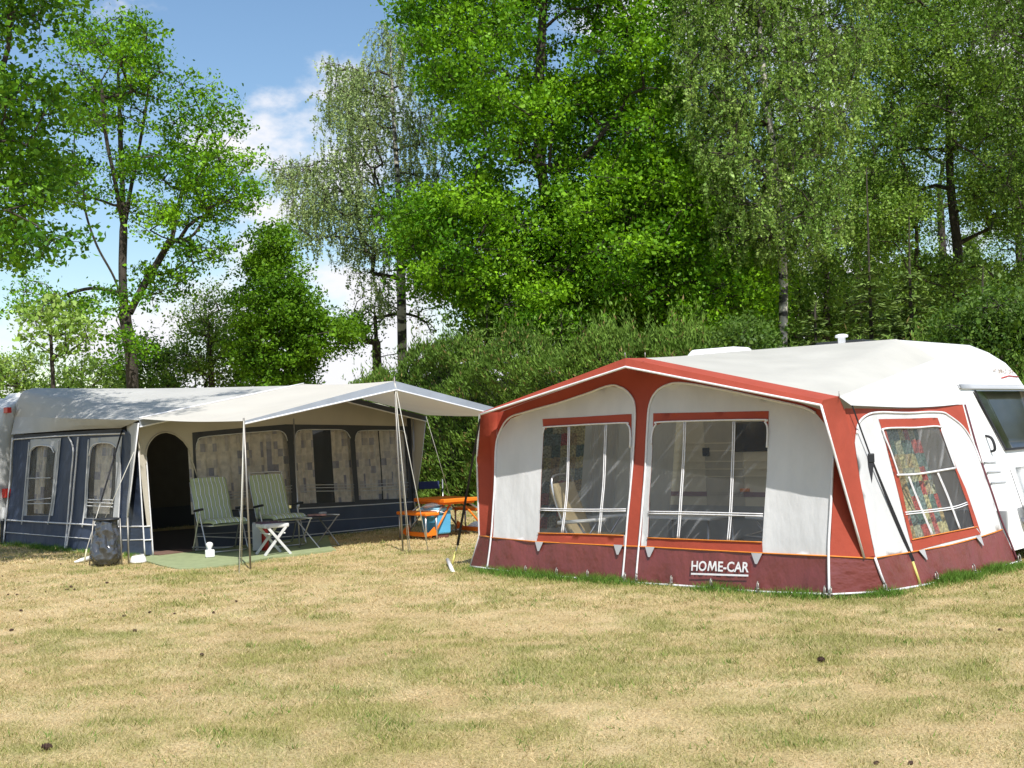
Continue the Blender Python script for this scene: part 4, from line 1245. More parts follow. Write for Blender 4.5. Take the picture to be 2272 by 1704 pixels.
ya = lambda a, b: (ub(a), ub(b))
(a0, b0), (a1, b1) = ub(r2((95, 1000))[0]), ub(r2((775, 410))[0])
curtain('curtain', BF, a0, a1, b0 - .03, b1 + .05, .07, SQUARES, T, 9, .026)
(a0, b0), (a1, b1) = ub(r2((812, 948))[0]), ub(r2((905, 405))[0])
curtain('curtain', BF, a0, a1 + .12, b0 - .03, b1 + .05, .07, SQUARES, T, 5, .02)
(a0, b0), (a1, b1) = ub(r2((1105, 948))[0]), ub(r2((1215, 405))[0])
curtain('curtain', BF, a0, a1, b0 - .03, b1 + .05, .07, SQUARES, T, 3, .02)
(a0, b0), (a1, b1) = ub(r2((1245, 930))[0]), ub(r2((1605, 405))[0])
curtain('curtain', BF, a0, a0 + (a1 - a0) * .47, b0 - .03, b1 + .05, .07, SQUARES, T, 4, .024)
curtain('curtain', BF, a0 + (a1 - a0) * .49, a1, b0 - .03, b1 + .05, .07, SQUARES, T, 4, .024)
# left wing and navy corner
wl_top, wl_foot = onv(r1((1110, 428))[0], b_eave), BF.P(*ub(r1((1018, 1246))[0]), off=.02)
wl_foot = W(*r1((1014, 1246))[0], BFL.y + .03)
cornerS = [BS.P(*q) for q in BS.uv(r1((1000, 480), (985, 800), (968, 1100), (962, 1258)))]
flap_front = [wl_top, wl_top.lerp(wl_foot, .33), wl_top.lerp(wl_foot, .66), wl_foot]
flap_back = [W(*r1((1012, 425))[0], cornerS[0].y), W(*r1((1022, 640))[0], cornerS[0].y), W(*r1((1020, 950))[0], cornerS[1].y - .02), W(*r1((1010, 1240))[0], wl_foot.y + .03)]
ruled('hood_wing', flap_front, flap_back, FLAPGREY, T, 16, 5)
tube('wing_piping', flap_front, .011, PIPE_WHITE, T)
cf_top = [BF.P(*q) for q in BF.uv(r1((1104, 560), (1140, 1255), (1155, 1480)))]
cs = [BS.P(*q) for q in BS.uv(r1((985, 480), (966, 1256), (945, 1492)))]
ruled('corner_panel', [cs[0], cs[1], cs[2]], [cf_top[0], cf_top[1], cf_top[2]], SLATE, T, 18, 6)
for i in (1, 2):
    tube('seam_tape', [cs[i].lerp(cf_top[i], k / 6) + (out_b) * .012 for k in range(7)], .011, PIPE_WHITE, T)
mid = (cs[1].lerp(cs[2], .47), cf_top[1].lerp(cf_top[2], .47))
tube('seam_tape', [mid[0].lerp(mid[1], k / 6) + out_b * .012 for k in range(7)], .009, LINEWHITE, T)
# right wing (cream triangle)
wr = [onv(r2(p)[0], b_eave) for p in ((1708, 332),)]
mk('hood_wing', [eR - UP * .02, BF.P(*ub(r2((1622, 335))[0])), BF.P(*ub(r2((1640, 700))[0])), BF.P(*ub(r2((1652, 870))[0]), off=.02), eR.lerp(BF.P(*ub(r2((1652, 870))[0]), off=.06), .5)], [(0, 1, 2, 3, 4)], TAUPE, T, False)
tube('wing_piping', [eR - UP * .02, eR.lerp(BF.P(*ub(r2((1652, 870))[0]), off=.06), .5), BF.P(*ub(r2((1652, 870))[0]), off=.02)], .010, LINEWHITE, T)
# far side wall, an unseen sheet that blocks light, and the doorway's floor
fr_rear = BFR + in_b * 3.4
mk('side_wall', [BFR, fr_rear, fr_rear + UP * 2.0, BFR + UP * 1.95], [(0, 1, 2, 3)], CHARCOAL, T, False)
mk('groundsheet', [Vector((p.x, p.y, .010)) for p in (BFL + in_b * .05, BFR + in_b * .05, BFR + in_b * 3.6, BRL)], [(0, 1, 2, 3)], mat('shade_brown_groundsheet', (.055, .045, .04), .95), T, False)  # groundsheet added, its dark colour deepening the doorway's shade
# left side wall with two windows
sw1 = BS.uv(r1((212, 1168), (232, 900), (246, 720), (262, 650), (300, 618), (360, 608), (420, 622), (448, 660), (436, 800), (420, 1000), (408, 1168)))
sw2 = BS.uv(r1((700, 1188), (712, 900), (726, 700), (742, 626), (780, 596), (840, 588), (900, 594), (938, 622), (940, 800), (925, 1000), (912, 1192)))
s_outer = BS.uv(r1((40, 1398), (300, 1425), (600, 1452), (950, 1490), (968, 1256), (985, 800), (1000, 480), (560, 505), (112, 530), (100, 900)))
panel('side_wall', BS, s_outer, SLATE, T, 0, [sw1, sw2], .11, lambda u, v: .012 * math.sin(5 * u + 1.5 * v))
for h, fr_, cu in ((sw1, r1((185, 1170), (225, 820), (250, 560), (490, 548), (470, 760), (430, 1170)), 0), (sw2, r1((680, 1190), (705, 860), (725, 548), (985, 535), (975, 800), (960, 1195)), 1)):
    panel('window_surround', BS, BS.uv(fr_), FLAPGREY, T, .012, [h], .1, lambda u, v: .012 * math.sin(5 * u + 1.5 * v))
    panes_b.append(panel('window_pane', BS, h, FILMGREY, T, .004, (), .1))
piping('panel_piping', BS, r1((118, 560), (400, 538), (700, 523), (1016, 512)), .013, PIPE_WHITE, T, .03)
panel('side_band', BS, BS.uv(r1((116, 525), (560, 500), (985, 474), (985, 515), (560, 530), (116, 556))), CHARCOAL, T, .022, (), .12)
for pts in (r1((560, 540), (590, 590), (602, 660), (590, 800), (560, 1150), (528, 1475)), r1((642, 540), (620, 800), (585, 1150), (545, 1430)), r1((70, 1205), (400, 1224), (700, 1240), (966, 1258)), r1((40, 1398), (300, 1425), (600, 1452), (950, 1490)), r1((112, 545), (90, 900), (40, 1398))):
    piping('panel_piping', BS, pts, .014, PIPE_WHITE, T, .03)
piping('seam_tape', BS, r1((58, 1302), (400, 1330), (700, 1352), (955, 1378)), .009, LINEWHITE, T, .026)
for pts in (r1((248, 580), (225, 860), (205, 1060), (182, 1240)), r1((484, 570), (460, 800), (430, 1050), (395, 1240)), r1((724, 560), (710, 800), (690, 1100), (672, 1262)), r1((975, 620), (975, 900), (962, 1250))):
    piping('window_edge_piping', BS, pts, .012, LINEWHITE, T, .03)
for pts in (r1((215, 1075), (415, 1072)), r1((218, 1050), (415, 1030)), r1((230, 870), (418, 868)), r1((702, 1090), (918, 1100)), r1((705, 1062), (920, 1072)), r1((708, 1040), (920, 1045))):
    piping('window_bar', BS, pts, .009, LINEWHITE, panes_b[3 if pts[0][0] < 150 else 4], .026)
for pts in (r1((250, 690), (262, 640), (300, 614), (360, 608), (420, 622), (450, 665)), r1((728, 690), (745, 622), (785, 593), (840, 587), (900, 593), (940, 625))):
    piping('window_piping', BS, pts, .011, PIPE_WHITE, panes_b[3 if pts[0][0] < 150 else 4], .03)
c1 = BS.uv(r1((240, 1150), (300, 620), (390, 1150), (440, 620)))
curtain('curtain', BS, c1[0][0] - .05, c1[1][0] + .12, c1[0][1], c1[1][1] + .03, .10, SQUARES, T, 4, .02)
curtain('curtain', BS, c1[2][0], c1[3][0] + .06, c1[0][1], c1[1][1] + .03, .10, SQUARES, T, 2, .02)
c1 = BS.uv(r1((705, 1150), (845, 600), (905, 1150), (945, 600)))
curtain('curtain', BS, c1[0][0] - .03, c1[1][0] + .05, c1[0][1], c1[1][1] + .03, .10, SQUARES, T, 5, .02)
curtain('curtain', BS, c1[2][0] - .12, c1[3][0] + .05, c1[0][1], c1[1][1] + .03, .10, SQUARES, T, 2, .02)
# support poles at the front wall
for a, b_ in ((r2((762, 350))[0], r2((836, 1236))[0]), (r2((1600, 340))[0], r2((1648, 1082))[0])):
    g = G(*b_) ; tp = BF.P(*ub(a), off=.12)
    tube('wall_pole', [tp, g], .011, ALU, T)

# cream sun canopy in front of the blue awning
gl_, ga_ = G(556, 1262), G(894, 1223)
CLp, CAp = W(541, 934, gl_.y), W(875, 845, ga_.y)
half = CAp - CLp
CRp = CLp + Vector((2 * half.x, 2 * half.y, 0))
can = thing('sun_canopy', 'cream sun canopy with grey edging stretched out before the blue awning', 'canopy', ga_)
K = can
eLo, eAo, eRo = (p + UP * .02 for p in (eL, eA, eR))
ruled('canopy_cloth', [eLo, eAo], [CLp, CAp], CANOPY, K, 24, 16, .07, .015, 3)
ruled('canopy_cloth', [eAo, eRo], [CAp, CRp], CANOPY, K, 24, 16, .07, .015, 6)
dn = UP * -.13 + out_b * .03
ruled('edging', [CLp, CAp], [CLp - UP * .04, CAp + dn], VALANCE, K, 16, 2)
ruled('edging', [CAp, CRp], [CAp + dn, CRp - UP * .10], VALANCE, K, 16, 2)
tube('edging_piping', [(CLp - UP * .04).lerp(CAp + dn, i / 8) for i in range(9)] + [(CAp + dn).lerp(CRp - UP * .10, i / 8) for i in range(1, 9)], .013, PIPE_WHITE, K)
tube('seam_tape', [eLo.lerp(eAo, i / 10) + UP * .012 for i in range(11)], .012, PIPE_WHITE, K)
tube('pole', [CLp + UP * .04, CLp.lerp(gl_, .5), gl_], .013, STEEL, K)
tube('pole', [CAp + UP * .05, CAp.lerp(ga_, .5), ga_], .014, STEEL, K)
gr_ = Vector((CRp.x, CRp.y, 0)); tube('pole', [CRp + UP * .04, gr_], .013, STEEL, K)
for top_, fp in ((CLp, r2((413, 1432))[0]), (CLp, r2((430, 1366))[0]), (CAp, r2((1601, 1282))[0]), (CAp, r2((1613, 1286))[0]), (CAp, r2((1738, 1272))[0])):
    g = G(*fp); tube('guy_rope', [top_ + UP * .03, top_.lerp(g, .5) - UP * .01, g], .006, ROPE, K, 5)
g = G(1012, 1150); tube('guy_rope', [eR, g], .006, ROPE, T, 5)
g = G(205, 1240)
corner_top = BS.P(*BS.uv(r1((998, 492)))[0], off=.05)
stake_foot = G(*zoomed(160, 1120, .09946)((265, 1320))[0]); stake_top = W(*zoomed(160, 1120, .09946)((325, 990))[0], stake_foot.y)
strap_end = corner_top.lerp(stake_top, .62)
tube('guy_strap', [corner_top, strap_end], .013, BLACKSTRAP, T, 5)
tube('guy_rope', [strap_end, stake_top], .006, ROPE, T, 5)
tube('guy_rope', [wl_top.lerp(wl_foot, .28) + BS.n * .02, G(*r1((705, 1500))[0])], .006, ROPE, T, 5)

# caravan the blue awning is fixed to
vb = thing('caravan', 'pale caravan with red tail lamp behind the blue awning', 'caravan', BRL)
V_ = vb
def VP(t, z, w): 
    b = BRL + u_b * t + in_b * (w + .05)
    return Vector((b.x, b.y, z))
pf = [(-.14, .35), (-.20, 1.2), (-.12, 1.9), (.10, 2.35), (.45, 2.55), (.9, 2.60), (5.0, 2.60), (5.5, 2.3), (5.6, .35)]
MB().box(VP(2.75, .2, -.02), (5.6, .02, .42), Matrix(((u_b.x, in_b.x, 0), (u_b.y, in_b.y, 0), (0, 0, 1)))).build('wheel_skirt', CHARCOAL, V_)  # skirt added to shut out the bright gap under the body
MB().box(VP(2.9, 1.3, -.012), (5.0, .02, 1.9), Matrix(((u_b.x, in_b.x, 0), (u_b.y, in_b.y, 0), (0, 0, 1)))).build('shaded_side_sheet', SHADEDPANEL, V_)  # dark sheet over the pale body, its colour standing in for shade
v = []; f = []
for w in (0, 2.1):
    for t, z in pf: v.append(VP(t, z, w))
n = len(pf)
for i in range(n): f.append((i, (i + 1) % n, n + (i + 1) % n, n + i))
f.append(tuple(range(n - 1, -1, -1))); f.append(tuple(n + i for i in range(n)))
o = mk('body', v, f, mat('pale_grey_caravan_panel', (.56, .56, .54), .35, var=.06), V_, False)
bm_ = o.modifiers.new('bevel', 'BEVEL'); bm_.width = .06; bm_.segments = 3
def vlamp(nm, p, sz, m_):
    q = W(*p, VP(-.16, 1, .25).y); MB().box(q, sz, Matrix(((u_b.x, in_b.x, 0), (u_b.y, in_b.y, 0), (0, 0, 1)))).build(nm, m_, V_, bevel=.01)
vlamp('marker_lamp', r1((60, 325))[0], (.08, .14, .10), LAMPRED)
vlamp('tail_lamp', r1((36, 990))[0], (.10, .26, .16), LAMPRED)
vlamp('number_plate_lamp', r1((22, 1150))[0], (.06, .14, .20), PLASTICWHITE)
MB().box(VP(-.17, 1.62, .6), (.05, 1.2, .05), Matrix(((u_b.x, in_b.x, 0), (u_b.y, in_b.y, 0), (0, 0, 1)))).build('bumper_strip', GREYTRIM, V_)
MB().box(VP(1.8, 1.0, .0), (.7, .04, 1.3), Matrix(((u_b.x, in_b.x, 0), (u_b.y, in_b.y, 0), (0, 0, 1)))).build('door', SHADEDPANEL, V_, bevel=.02)  # door takes the same shade-darkened colour
MB().box(VP(3.6, 1.5, .0), (1.2, .04, .6), Matrix(((u_b.x, in_b.x, 0), (u_b.y, in_b.y, 0), (0, 0, 1)))).build('side_window', DARKGLASS, V_, bevel=.02)
MB().lathe((0, 0, 0), [(.30, -.08), (.32, 0), (.30, .08)], 20).build('wheel', RUBBER, V_, True)
o = bpy.context.scene.objects['wheel.001']; o.data.transform(Matrix.Translation(VP(2.6, .32, .15) - BRL) @ in_b.to_track_quat('Z', 'Y').to_matrix().to_4x4())
q = VP(1.0, 2.6, 1.0); MB().box((q.x, q.y, 2.62), (.6, .5, .09), Matrix(((u_b.x, in_b.x, 0), (u_b.y, in_b.y, 0), (0, 0, 1)), ), .8).build('roof_hatch', PLASTICWHITE, V_, bevel=.02)

# ================================================================== THINGS ROUND THE BLUE AWNING
# green mat
mp_px = r1((1180, 1495), (1150, 1535), (1300, 1580), (1430, 1607)) + r2((90, 1404), (230, 1392), (430, 1366), (650, 1322), (850, 1300), (1092, 1272), (1060, 1250))
MATPOLY = [G(*p) for p in mp_px]
back1, back2 = BF.P(3.4, 0, .03), BF.P(.25, 0, .03)
MATPOLY += [Vector((back1.x, back1.y, 0)), Vector((back2.x, back2.y, 0))]
n = len(MATPOLY)
v = [Vector((p.x, p.y, .020)) for p in MATPOLY] + [Vector((p.x, p.y, -.02)) for p in MATPOLY]
o = mk('ground_mat', v, [tuple(range(n))] + [(i, n + i, n + (i + 1) % n, (i + 1) % n) for i in range(n)], MATGREEN, None, False, loc=MATPOLY[3])
tag(o, 'thin green outdoor mat laid on the grass before the blue awning', 'mat')
da, db = BF.uv(r1((1225, 1480), (1560, 1480)))
q0, q1 = BF.P(da[0] + .03, 0, .10), BF.P(db[0], 0, .10)
v = [(q0.x, q0.y, .032), (q1.x, q1.y, .032)] + [tuple(Vector((q1.x, q1.y, .032)) + in_b * .45), tuple(Vector((q0.x, q0.y, .032)) + in_b * .45)]
v += [(a, b, .016) for a, b, c in v]
o = mk('doormat', v, [(0, 1, 2, 3), (0, 4, 5, 1), (1, 5, 6, 2), (2, 6, 7, 3), (3, 7, 4, 0)], BROWNMAT, None, False, loc=q0)
tag(o, 'brown doormat in the arched doorway of the blue awning', 'doormat')

def garden_chair(label, base, facing, loop, grp):
    t = thing('garden_chair', label, 'chair', base, 0, grp)
    fx = Vector(facing).normalized(); sx = Vector((-fx.y, fx.x, 0))
    def L(a, b, z): return Vector(base) + fx * a + sx * b + UP * z
    w = .28
    top = .06 if loop else -.03
    bf = [L(-.17, -w, .40), L(-.36, -w, .86), L(-.43, -w * .98, 1.03 + top), L(-.445, -w * .8, 1.06 + top), L(-.445, w * .8, 1.06 + top), L(-.43, w * .98, 1.03 + top), L(-.36, w, .86), L(-.17, w, .40)]
    tube('back_frame', smooth_line(bf, 4), .013, ALU, t)
    tube('seat_frame', [L(-.20, -w, .385), L(.34, -w, .41), L(.36, -w * .9, .41), L(.36, w * .9, .41), L(.34, w, .41), L(-.20, w, .385)], .013, ALU, t)
    for s in (-1, 1):
        a = MB(); a.box(L(.0, s * .33, .63), (.30, .05, .035), Matrix(((fx.x, sx.x, 0), (fx.y, sx.y, 0), (.12, 0, 1))))
        a.build('arm_rest', BLACKPLASTIC, t, bevel=.014)
        tube('leg', smooth_line([L(.04, s * .33, .62), L(-.08, s * .33, .36), L(-.24, s * .33, .03)], 4), .012, ALU, t)
        tube('leg', smooth_line([L(-.02, s * .315, .60), L(.12, s * .315, .32), L(.27, s * .315, .03)], 4), .012, ALU, t)
    tube('floor_bar', [L(-.24, -.30, .03), L(-.27, -.24, .025), L(-.27, .24, .025), L(-.24, .30, .03)], .012, ALU, t)
    tube('floor_bar', [L(.27, -.285, .03), L(.30, -.23, .025), L(.30, .23, .025), L(.27, .285, .03)], .012, ALU, t)
    # upholstery following the frame: quilted sections
    path = [(.42, .425), (.36, .455), (.18, .455), (.0, .44), (-.13, .45), (-.19, .50), (-.24, .62), (-.30, .76), (-.355, .89), (-.41, 1.02), (-.44, 1.065)]
    pth = smooth_line([Vector((a, 0, z)) for a, z in path], 5)
    v = []; uv = []; f = []; nu = 24; s_acc = 0
    for i, p in enumerate(pth):
        d = (pth[min(i + 1, len(pth) - 1)] - pth[max(i - 1, 0)]).normalized(); nrm = Vector((d.z, 0, -d.x)); nrm = nrm if nrm.x * .3 + nrm.z > 0 or nrm.x > 0 else -nrm
        if i: s_acc += (p - pth[i - 1]).length
        puff = .028 + .020 * abs(math.sin(math.pi * s_acc / .20))
        for j in range(nu + 1):
            b = -.285 + .57 * j / nu
            e = max(0.0, 1 - (abs(b) / .285) ** 8)
            q = p + nrm * (puff * (.25 + .75 * e) + .004 * math.sin(b * 60 + s_acc * 9))
            v.append(L(q.x, b + .003 * math.sin(s_acc * 16 + j * .2), q.z)); uv.append((b + .285, s_acc))
    np_ = len(pth)
    for i, p in enumerate(pth):
        for j in (0, nu):
            d = (pth[min(i + 1, np_ - 1)] - pth[max(i - 1, 0)]).normalized(); nrm = Vector((d.z, 0, -d.x)); nrm = nrm if nrm.x * .3 + nrm.z > 0 or nrm.x > 0 else -nrm
            q = p - nrm * .012; v.append(L(q.x, -.28 + .56 * j / nu, q.z)); uv.append((.01, 0))
    for i in range(np_ - 1):
        for j in range(nu):
            a = i * (nu + 1) + j; f.append((a, a + 1, a + nu + 2, a + nu + 1))
        o_ = np_ * (nu + 1)
        f.append((i * (nu + 1), (i + 1) * (nu + 1), o_ + 2 * (i + 1), o_ + 2 * i))
        f.append((i * (nu + 1) + nu, o_ + 2 * i + 1, o_ + 2 * (i + 1) + 1, (i + 1) * (nu + 1) + nu))
        f.append((o_ + 2 * i, o_ + 2 * i + 2, o_ + 2 * i + 3, o_ + 2 * i + 1))
    mk('cushion', v, f, STRIPES, t, True, uv)
    return t, L
p1 = (G(*r6((185, 1222))[0]) + G(*r6((875, 1185))[0])) / 2
face = Vector((.60, -.80, 0))
ch1, L1 = garden_chair('green striped garden chair with towel nearest the arched doorway', (p1.x - .02, p1.y + .05, .02), face, False, 'green striped garden chairs')
p2 = G(*r6((1545, 1112))[0])
base2 = Vector((p2.x, p2.y, .02)) - Vector((face.y * -1, face.x, 0)).normalized() * .0 - out_b * .12 - u_b * .30
ch2, L2 = garden_chair('green striped garden chair with bare frame loop behind the white stool', base2, face, True, 'green striped garden chairs')
# towel over the first chair's shoulder
v = []; f = []; uvt = []
for i in range(9):
    for j in range(7):
        s, t_ = i / 8, j / 6
        b = .10 + .20 * s
        a = -.43 - .05 * math.sin(t_ * 3) - .02 * math.sin(s * 9)
        v.append(L1(a - .03 * t_, b + .02 * math.sin(t_ * 7), 1.05 - .38 * t_ * (.6 + .4 * s)))
for i in range(8):
    for j in range(6): f.append((i * 7 + j, i * 7 + j + 1, (i + 1) * 7 + j + 1, (i + 1) * 7 + j))
o = mk('towel', v, f, TOWEL, None, True, loc=L1(-.45, .2, .7)); s_ = o.modifiers.new('thickness', 'SOLIDIFY'); s_.thickness = .012
tag(o, 'pale blue towel hung over the back of the chair nearest the doorway', 'towel')

# white folding stool
g1, g2 = G(*r6((1095, 1262))[0]), G(*r6((1425, 1232))[0])
ax = (g2 - g1); ax.z = 0; wst = ax.length; ax.normalize(); bx_ = Vector((-ax.y, ax.x, 0))
g1.z = g2.z = .02
t = thing('folding_stool', 'white plastic folding stool with crossed legs standing on the green mat', 'stool', (g1 + g2) / 2)
hst = .43; dst = .36
cst = (g1 + g2) / 2 + bx_ * dst / 2
Mst = Matrix(((ax.x, bx_.x, 0), (ax.y, bx_.y, 0), (0, 0, 1)))
for s, dd in ((-1, 0), (1, 0)):
    MB().box(cst + UP * (hst - .02) + bx_ * (s * .09), (wst * .98, .175, .06), Mst).build('seat', STOOLWHITE, t, bevel=.018)
for bb in (0, dst):
    a1, a2 = g1 + bx_ * bb, g2 + bx_ * bb
    k = .012 if bb == 0 else -.012
    for (s0, e0, kk) in ((a1, a2, k), (a2, a1, -k)):
        lean_ = (e0 - s0) * .86
        b0, b1 = s0 + bx_ * kk, s0 + lean_ + bx_ * kk + UP * (hst - .04)
        m_ = MB(); dd = (b1 - b0).normalized(); ss = dd.cross(bx_).normalized()
        v = []
        for p in (b0, b1):
            v += [p - ss * .018 - bx_ * .009, p + ss * .018 - bx_ * .009, p + ss * .018 + bx_ * .009, p - ss * .018 + bx_ * .009]
        m_.add(v, [(0, 1, 2, 3), (7, 6, 5, 4), (0, 4, 5, 1), (1, 5, 6, 2), (2, 6, 7, 3), (3, 7, 4, 0)])
        m_.build('leg', STOOLWHITE, t)
for s in (-1, 1): tube('stretcher', [cst + ax * (s * wst * .30) - bx_ * dst / 2 + UP * .30, cst + ax * (s * wst * .30) + bx_ * dst / 2 + UP * .30], .010, PLASTICWHITE, t)
v = []; f = []
for i in range(9):
    for j in range(7):
        s, t_ = i / 8 - .5, j / 6 - .5
        v.append(cst + ax * (s * .32 - .02) + bx_ * (t_ * .26 + .06) + UP * (hst + .012 + .02 * noise.noise(Vector((s * 7, t_ * 7, 2))) + .012))
for i in range(8):
    for j in range(6): f.append((i * 7 + j, (i + 1) * 7 + j, (i + 1) * 7 + j + 1, i * 7 + j + 1))
o = mk('folded_cloth', v, f, PURPLECLOTH, None, True, loc=cst + UP * hst); s_ = o.modifiers.new('thickness', 'SOLIDIFY'); s_.thickness = .03
tag(o, 'dark purple folded cloth lying on the white stool', 'cloth')

# tubular tray stand
g1, g2 = G(*r6((1790, 1155))[0]), G(*r6((2052, 1112))[0])
g1.z = g2.z = .012
ax = (g2 - g1); ax.z = 0; wt = ax.length; ax.normalize(); bx_ = Vector((-ax.y, ax.x, 0)); bx_ = bx_ if bx_.y > 0 else -bx_
t = thing('tray_stand', 'folding steel tube stool with dark cloth seat beside the chairs', 'stool', (g1 + g2) / 2)
wx = .40
hs = .46
def Q(a, b, z): return g1 + ax * a + bx_ * b + UP * z
tl, tr = -.06, wt + .02
tube('tube_frame', [Q(tl + .10 - .16, .34, hs), Q(.02, 0, .0), Q(wt, 0, .0), Q(wt - .14, .30, hs)], .011, ALU, t)
tube('tube_frame', [Q(wt + .03, .02, hs), Q(wt - .10, .36, .0), Q(-.02, .36, .0), Q(-.14, .02, hs)], .011, STEEL, t)
b = MB(); b.box(Q(wt / 2 - .05, .18, hs - .01), (wt * 1.08, .30, .02), Matrix(((ax.x, bx_.x, 0), (ax.y, bx_.y, 0), (0, 0, 1)))); b.build('seat', CHARCOAL, t, bevel=.006)
for s in (0, 1): tube('seat_bar', [Q(-.14 if s == 0 else wt + .03, .0, hs), Q(-.14 if s == 0 else wt + .03, .36, hs)], .011, ALU, t)
o = MB().box((0, 0, 0), (.26, .19, .02), Matrix.Rotation(.3, 3, 'Z')).build('magazine', MAGAZINE, None, loc=(0, 0, 0))
o.location = Q(wt / 2 - .08, .15, hs + .022)
tag(o, 'red and white printed magazine on the steel tube stool', 'magazine')
o = MB().box((0, 0, 0), (.10, .08, .05), Matrix.Rotation(.8, 3, 'Z')).build('tobacco_tin', GREYPANEL, None, bevel=.01); o.location = Q(wt / 2 + .12, .2, hs + .027)
tag(o, 'small pale box beside the magazine on the tube stool', 'box')

# grey board and red canister under the second chair
p = G(*r6((975, 1212))[0]); MB_ = MB().box((0, 0, .22), (.13, .28, .40), Matrix.Rotation(.2, 3, 'Z')); o = MB_.build('storage_box', GREYPANEL, None, bevel=.012); o.location = (p.x, p.y + .12, .02)
tag(o, 'light grey upright box behind the white stool', 'box')
p = G(*r6((1075, 1196))[0]); t = thing('fire_extinguisher', 'red fire extinguisher standing behind the white stool', 'extinguisher', (p.x, p.y + .1, .02))
MB().lathe((p.x, p.y + .1, .02), [(.05, 0), (.058, .02), (.058, .27), (.04, .32), (.02, .34)], 16).build('cylinder', REDPAINT, t, True)
MB().lathe((p.x, p.y + .1, .36), [(.02, 0), (.022, .05), (.015, .06)], 10).build('valve', BLACKPLASTIC, t, True)
MB().box((p.x + .03, p.y + .1, .42), (.12, .02, .02)).build('lever', BLACKPLASTIC, t)
# white pot by the chair
p = G(*r6((370, 1285))[0]); t = thing('tissue_box', 'small white box with crumpled tissue on the mat by the first chair', 'tissue box', (p.x, p.y + .05, .02))
MB().box((p.x, p.y + .06, .075), (.13, .12, .105), Matrix.Rotation(.3, 3, 'Z')).build('box', PLASTICWHITE, t, bevel=.015)
MB().lathe((p.x - .003, p.y + .06, .12), [(.022, 0), (.03, .03), (.052, .07), (.045, .10), (.02, .115)], 9, 1, .8).build('tissue', PLASTICWHITE, t, True)
# white bowl
p = G(*r1((1088, 1553))[0])
o = MB().lathe((0, 0, 0), [(.115, 0), (.112, .02), (.092, .085), (.084, .09), (.078, .07), (.07, .02)], 26).build('bowl', PLASTICWHITE, None, True); o.location = (p.x, p.y + .11, .004)
tag(o, 'round white plastic bowl on the grass beside the doorway', 'bowl')
# refuse bag on its stand
cp = zoomed(160, 1120, .09946)
p = G(*cp((700, 1380))[0]); ctr = Vector((p.x, p.y + .17, 0))
t = thing('refuse_bag_stand', 'black refuse bag hanging in a metal stand beside the blue awning', 'refuse bag', ctr)
rngb = random.Random(4)
nb, nz_ = 72, 54
v = []; f = []
for i in range(nz_ + 1):
    z = .02 + .60 * i / nz_
    s = i / nz_
    rx = (.20 - .075 * s) * (1 + .10 * math.sin(s * 2.6 + .3) - .25 * max(0, .25 - s) * 4 * .3); ry = (.16 - .05 * s) * (1 + .12 * math.sin(s * 3))
    if s < .12: rx *= .72 + s * 2.3; ry *= .72 + s * 2.3
    for k in range(nb):
        a = 2 * math.pi * k / nb
        q_ = Vector((math.cos(a) * 1.3, math.sin(a) * 1.3, z * 4.0 + .6 * math.cos(a)))
        d = 1.06 + .22 * noise.noise(q_ * 1.2) - .34 * abs(noise.noise(q_ * 2.0)) - .07 * abs(noise.noise(q_ * 4.1)) + .10 * (1 - s) + .07 * s * math.sin(a * 8 + 2 * s)
        v.append(ctr + Vector((rx * d * math.cos(a) - .02 * (1 - s), ry * d * math.sin(a), z)))
for i in range(nz_):
    for k in range(nb): f.append((i * nb + k, i * nb + (k + 1) % nb, (i + 1) * nb + (k + 1) % nb, (i + 1) * nb + k))
f.append(tuple(range(nb - 1, -1, -1))); f.append(tuple(nz_ * nb + k for k in range(nb)))
mk('bag', v, f, BAGSILVER, t, True)
MB().lathe(ctr + UP * .615, [(.145, 0), (.165, .008), (.168, .022), (.14, .034), (.05, .04)], 26, 1.1, .9).build('lid', BLACKPLASTIC, t, True)
tube('leg', [ctr + Vector((.27, .06, .64)), ctr + Vector((.27, .06, 0))], .013, STEEL, t)
tube('leg', [ctr + Vector((.20, -.05, .64)), ctr + Vector((.215, -.06, 0))], .010, STEEL, t)
tube('leg', [ctr + Vector((-.20, .05, .64)), ctr + Vector((-.26, .02, 0))], .010, STEEL, t)
pa, pb = G(*cp((265, 1320))[0]), W(*cp((325, 990))[0], G(*cp((265, 1320))[0]).y)
o = tube('ground_stake', [pa, pb], .011, mat('pale_yellow_stake', (.62, .60, .40), .5), None, 6, loc=pa); tag(o, 'pale yellow stake pushed into the grass beside the refuse bag', 'stake')
pa, pb = G(*cp((55, 1310))[0]), G(*cp((410, 1260))[0])
o = MB().tube([pa + UP * .02, pa.lerp(pb, .4) + UP * .03, pb + UP * .05], [.012, .03, .035], 8).build('white_trowel', PLASTICWHITE, None, True, loc=pa); tag(o, 'white plastic trowel lying on the grass left of the refuse bag', 'trowel')

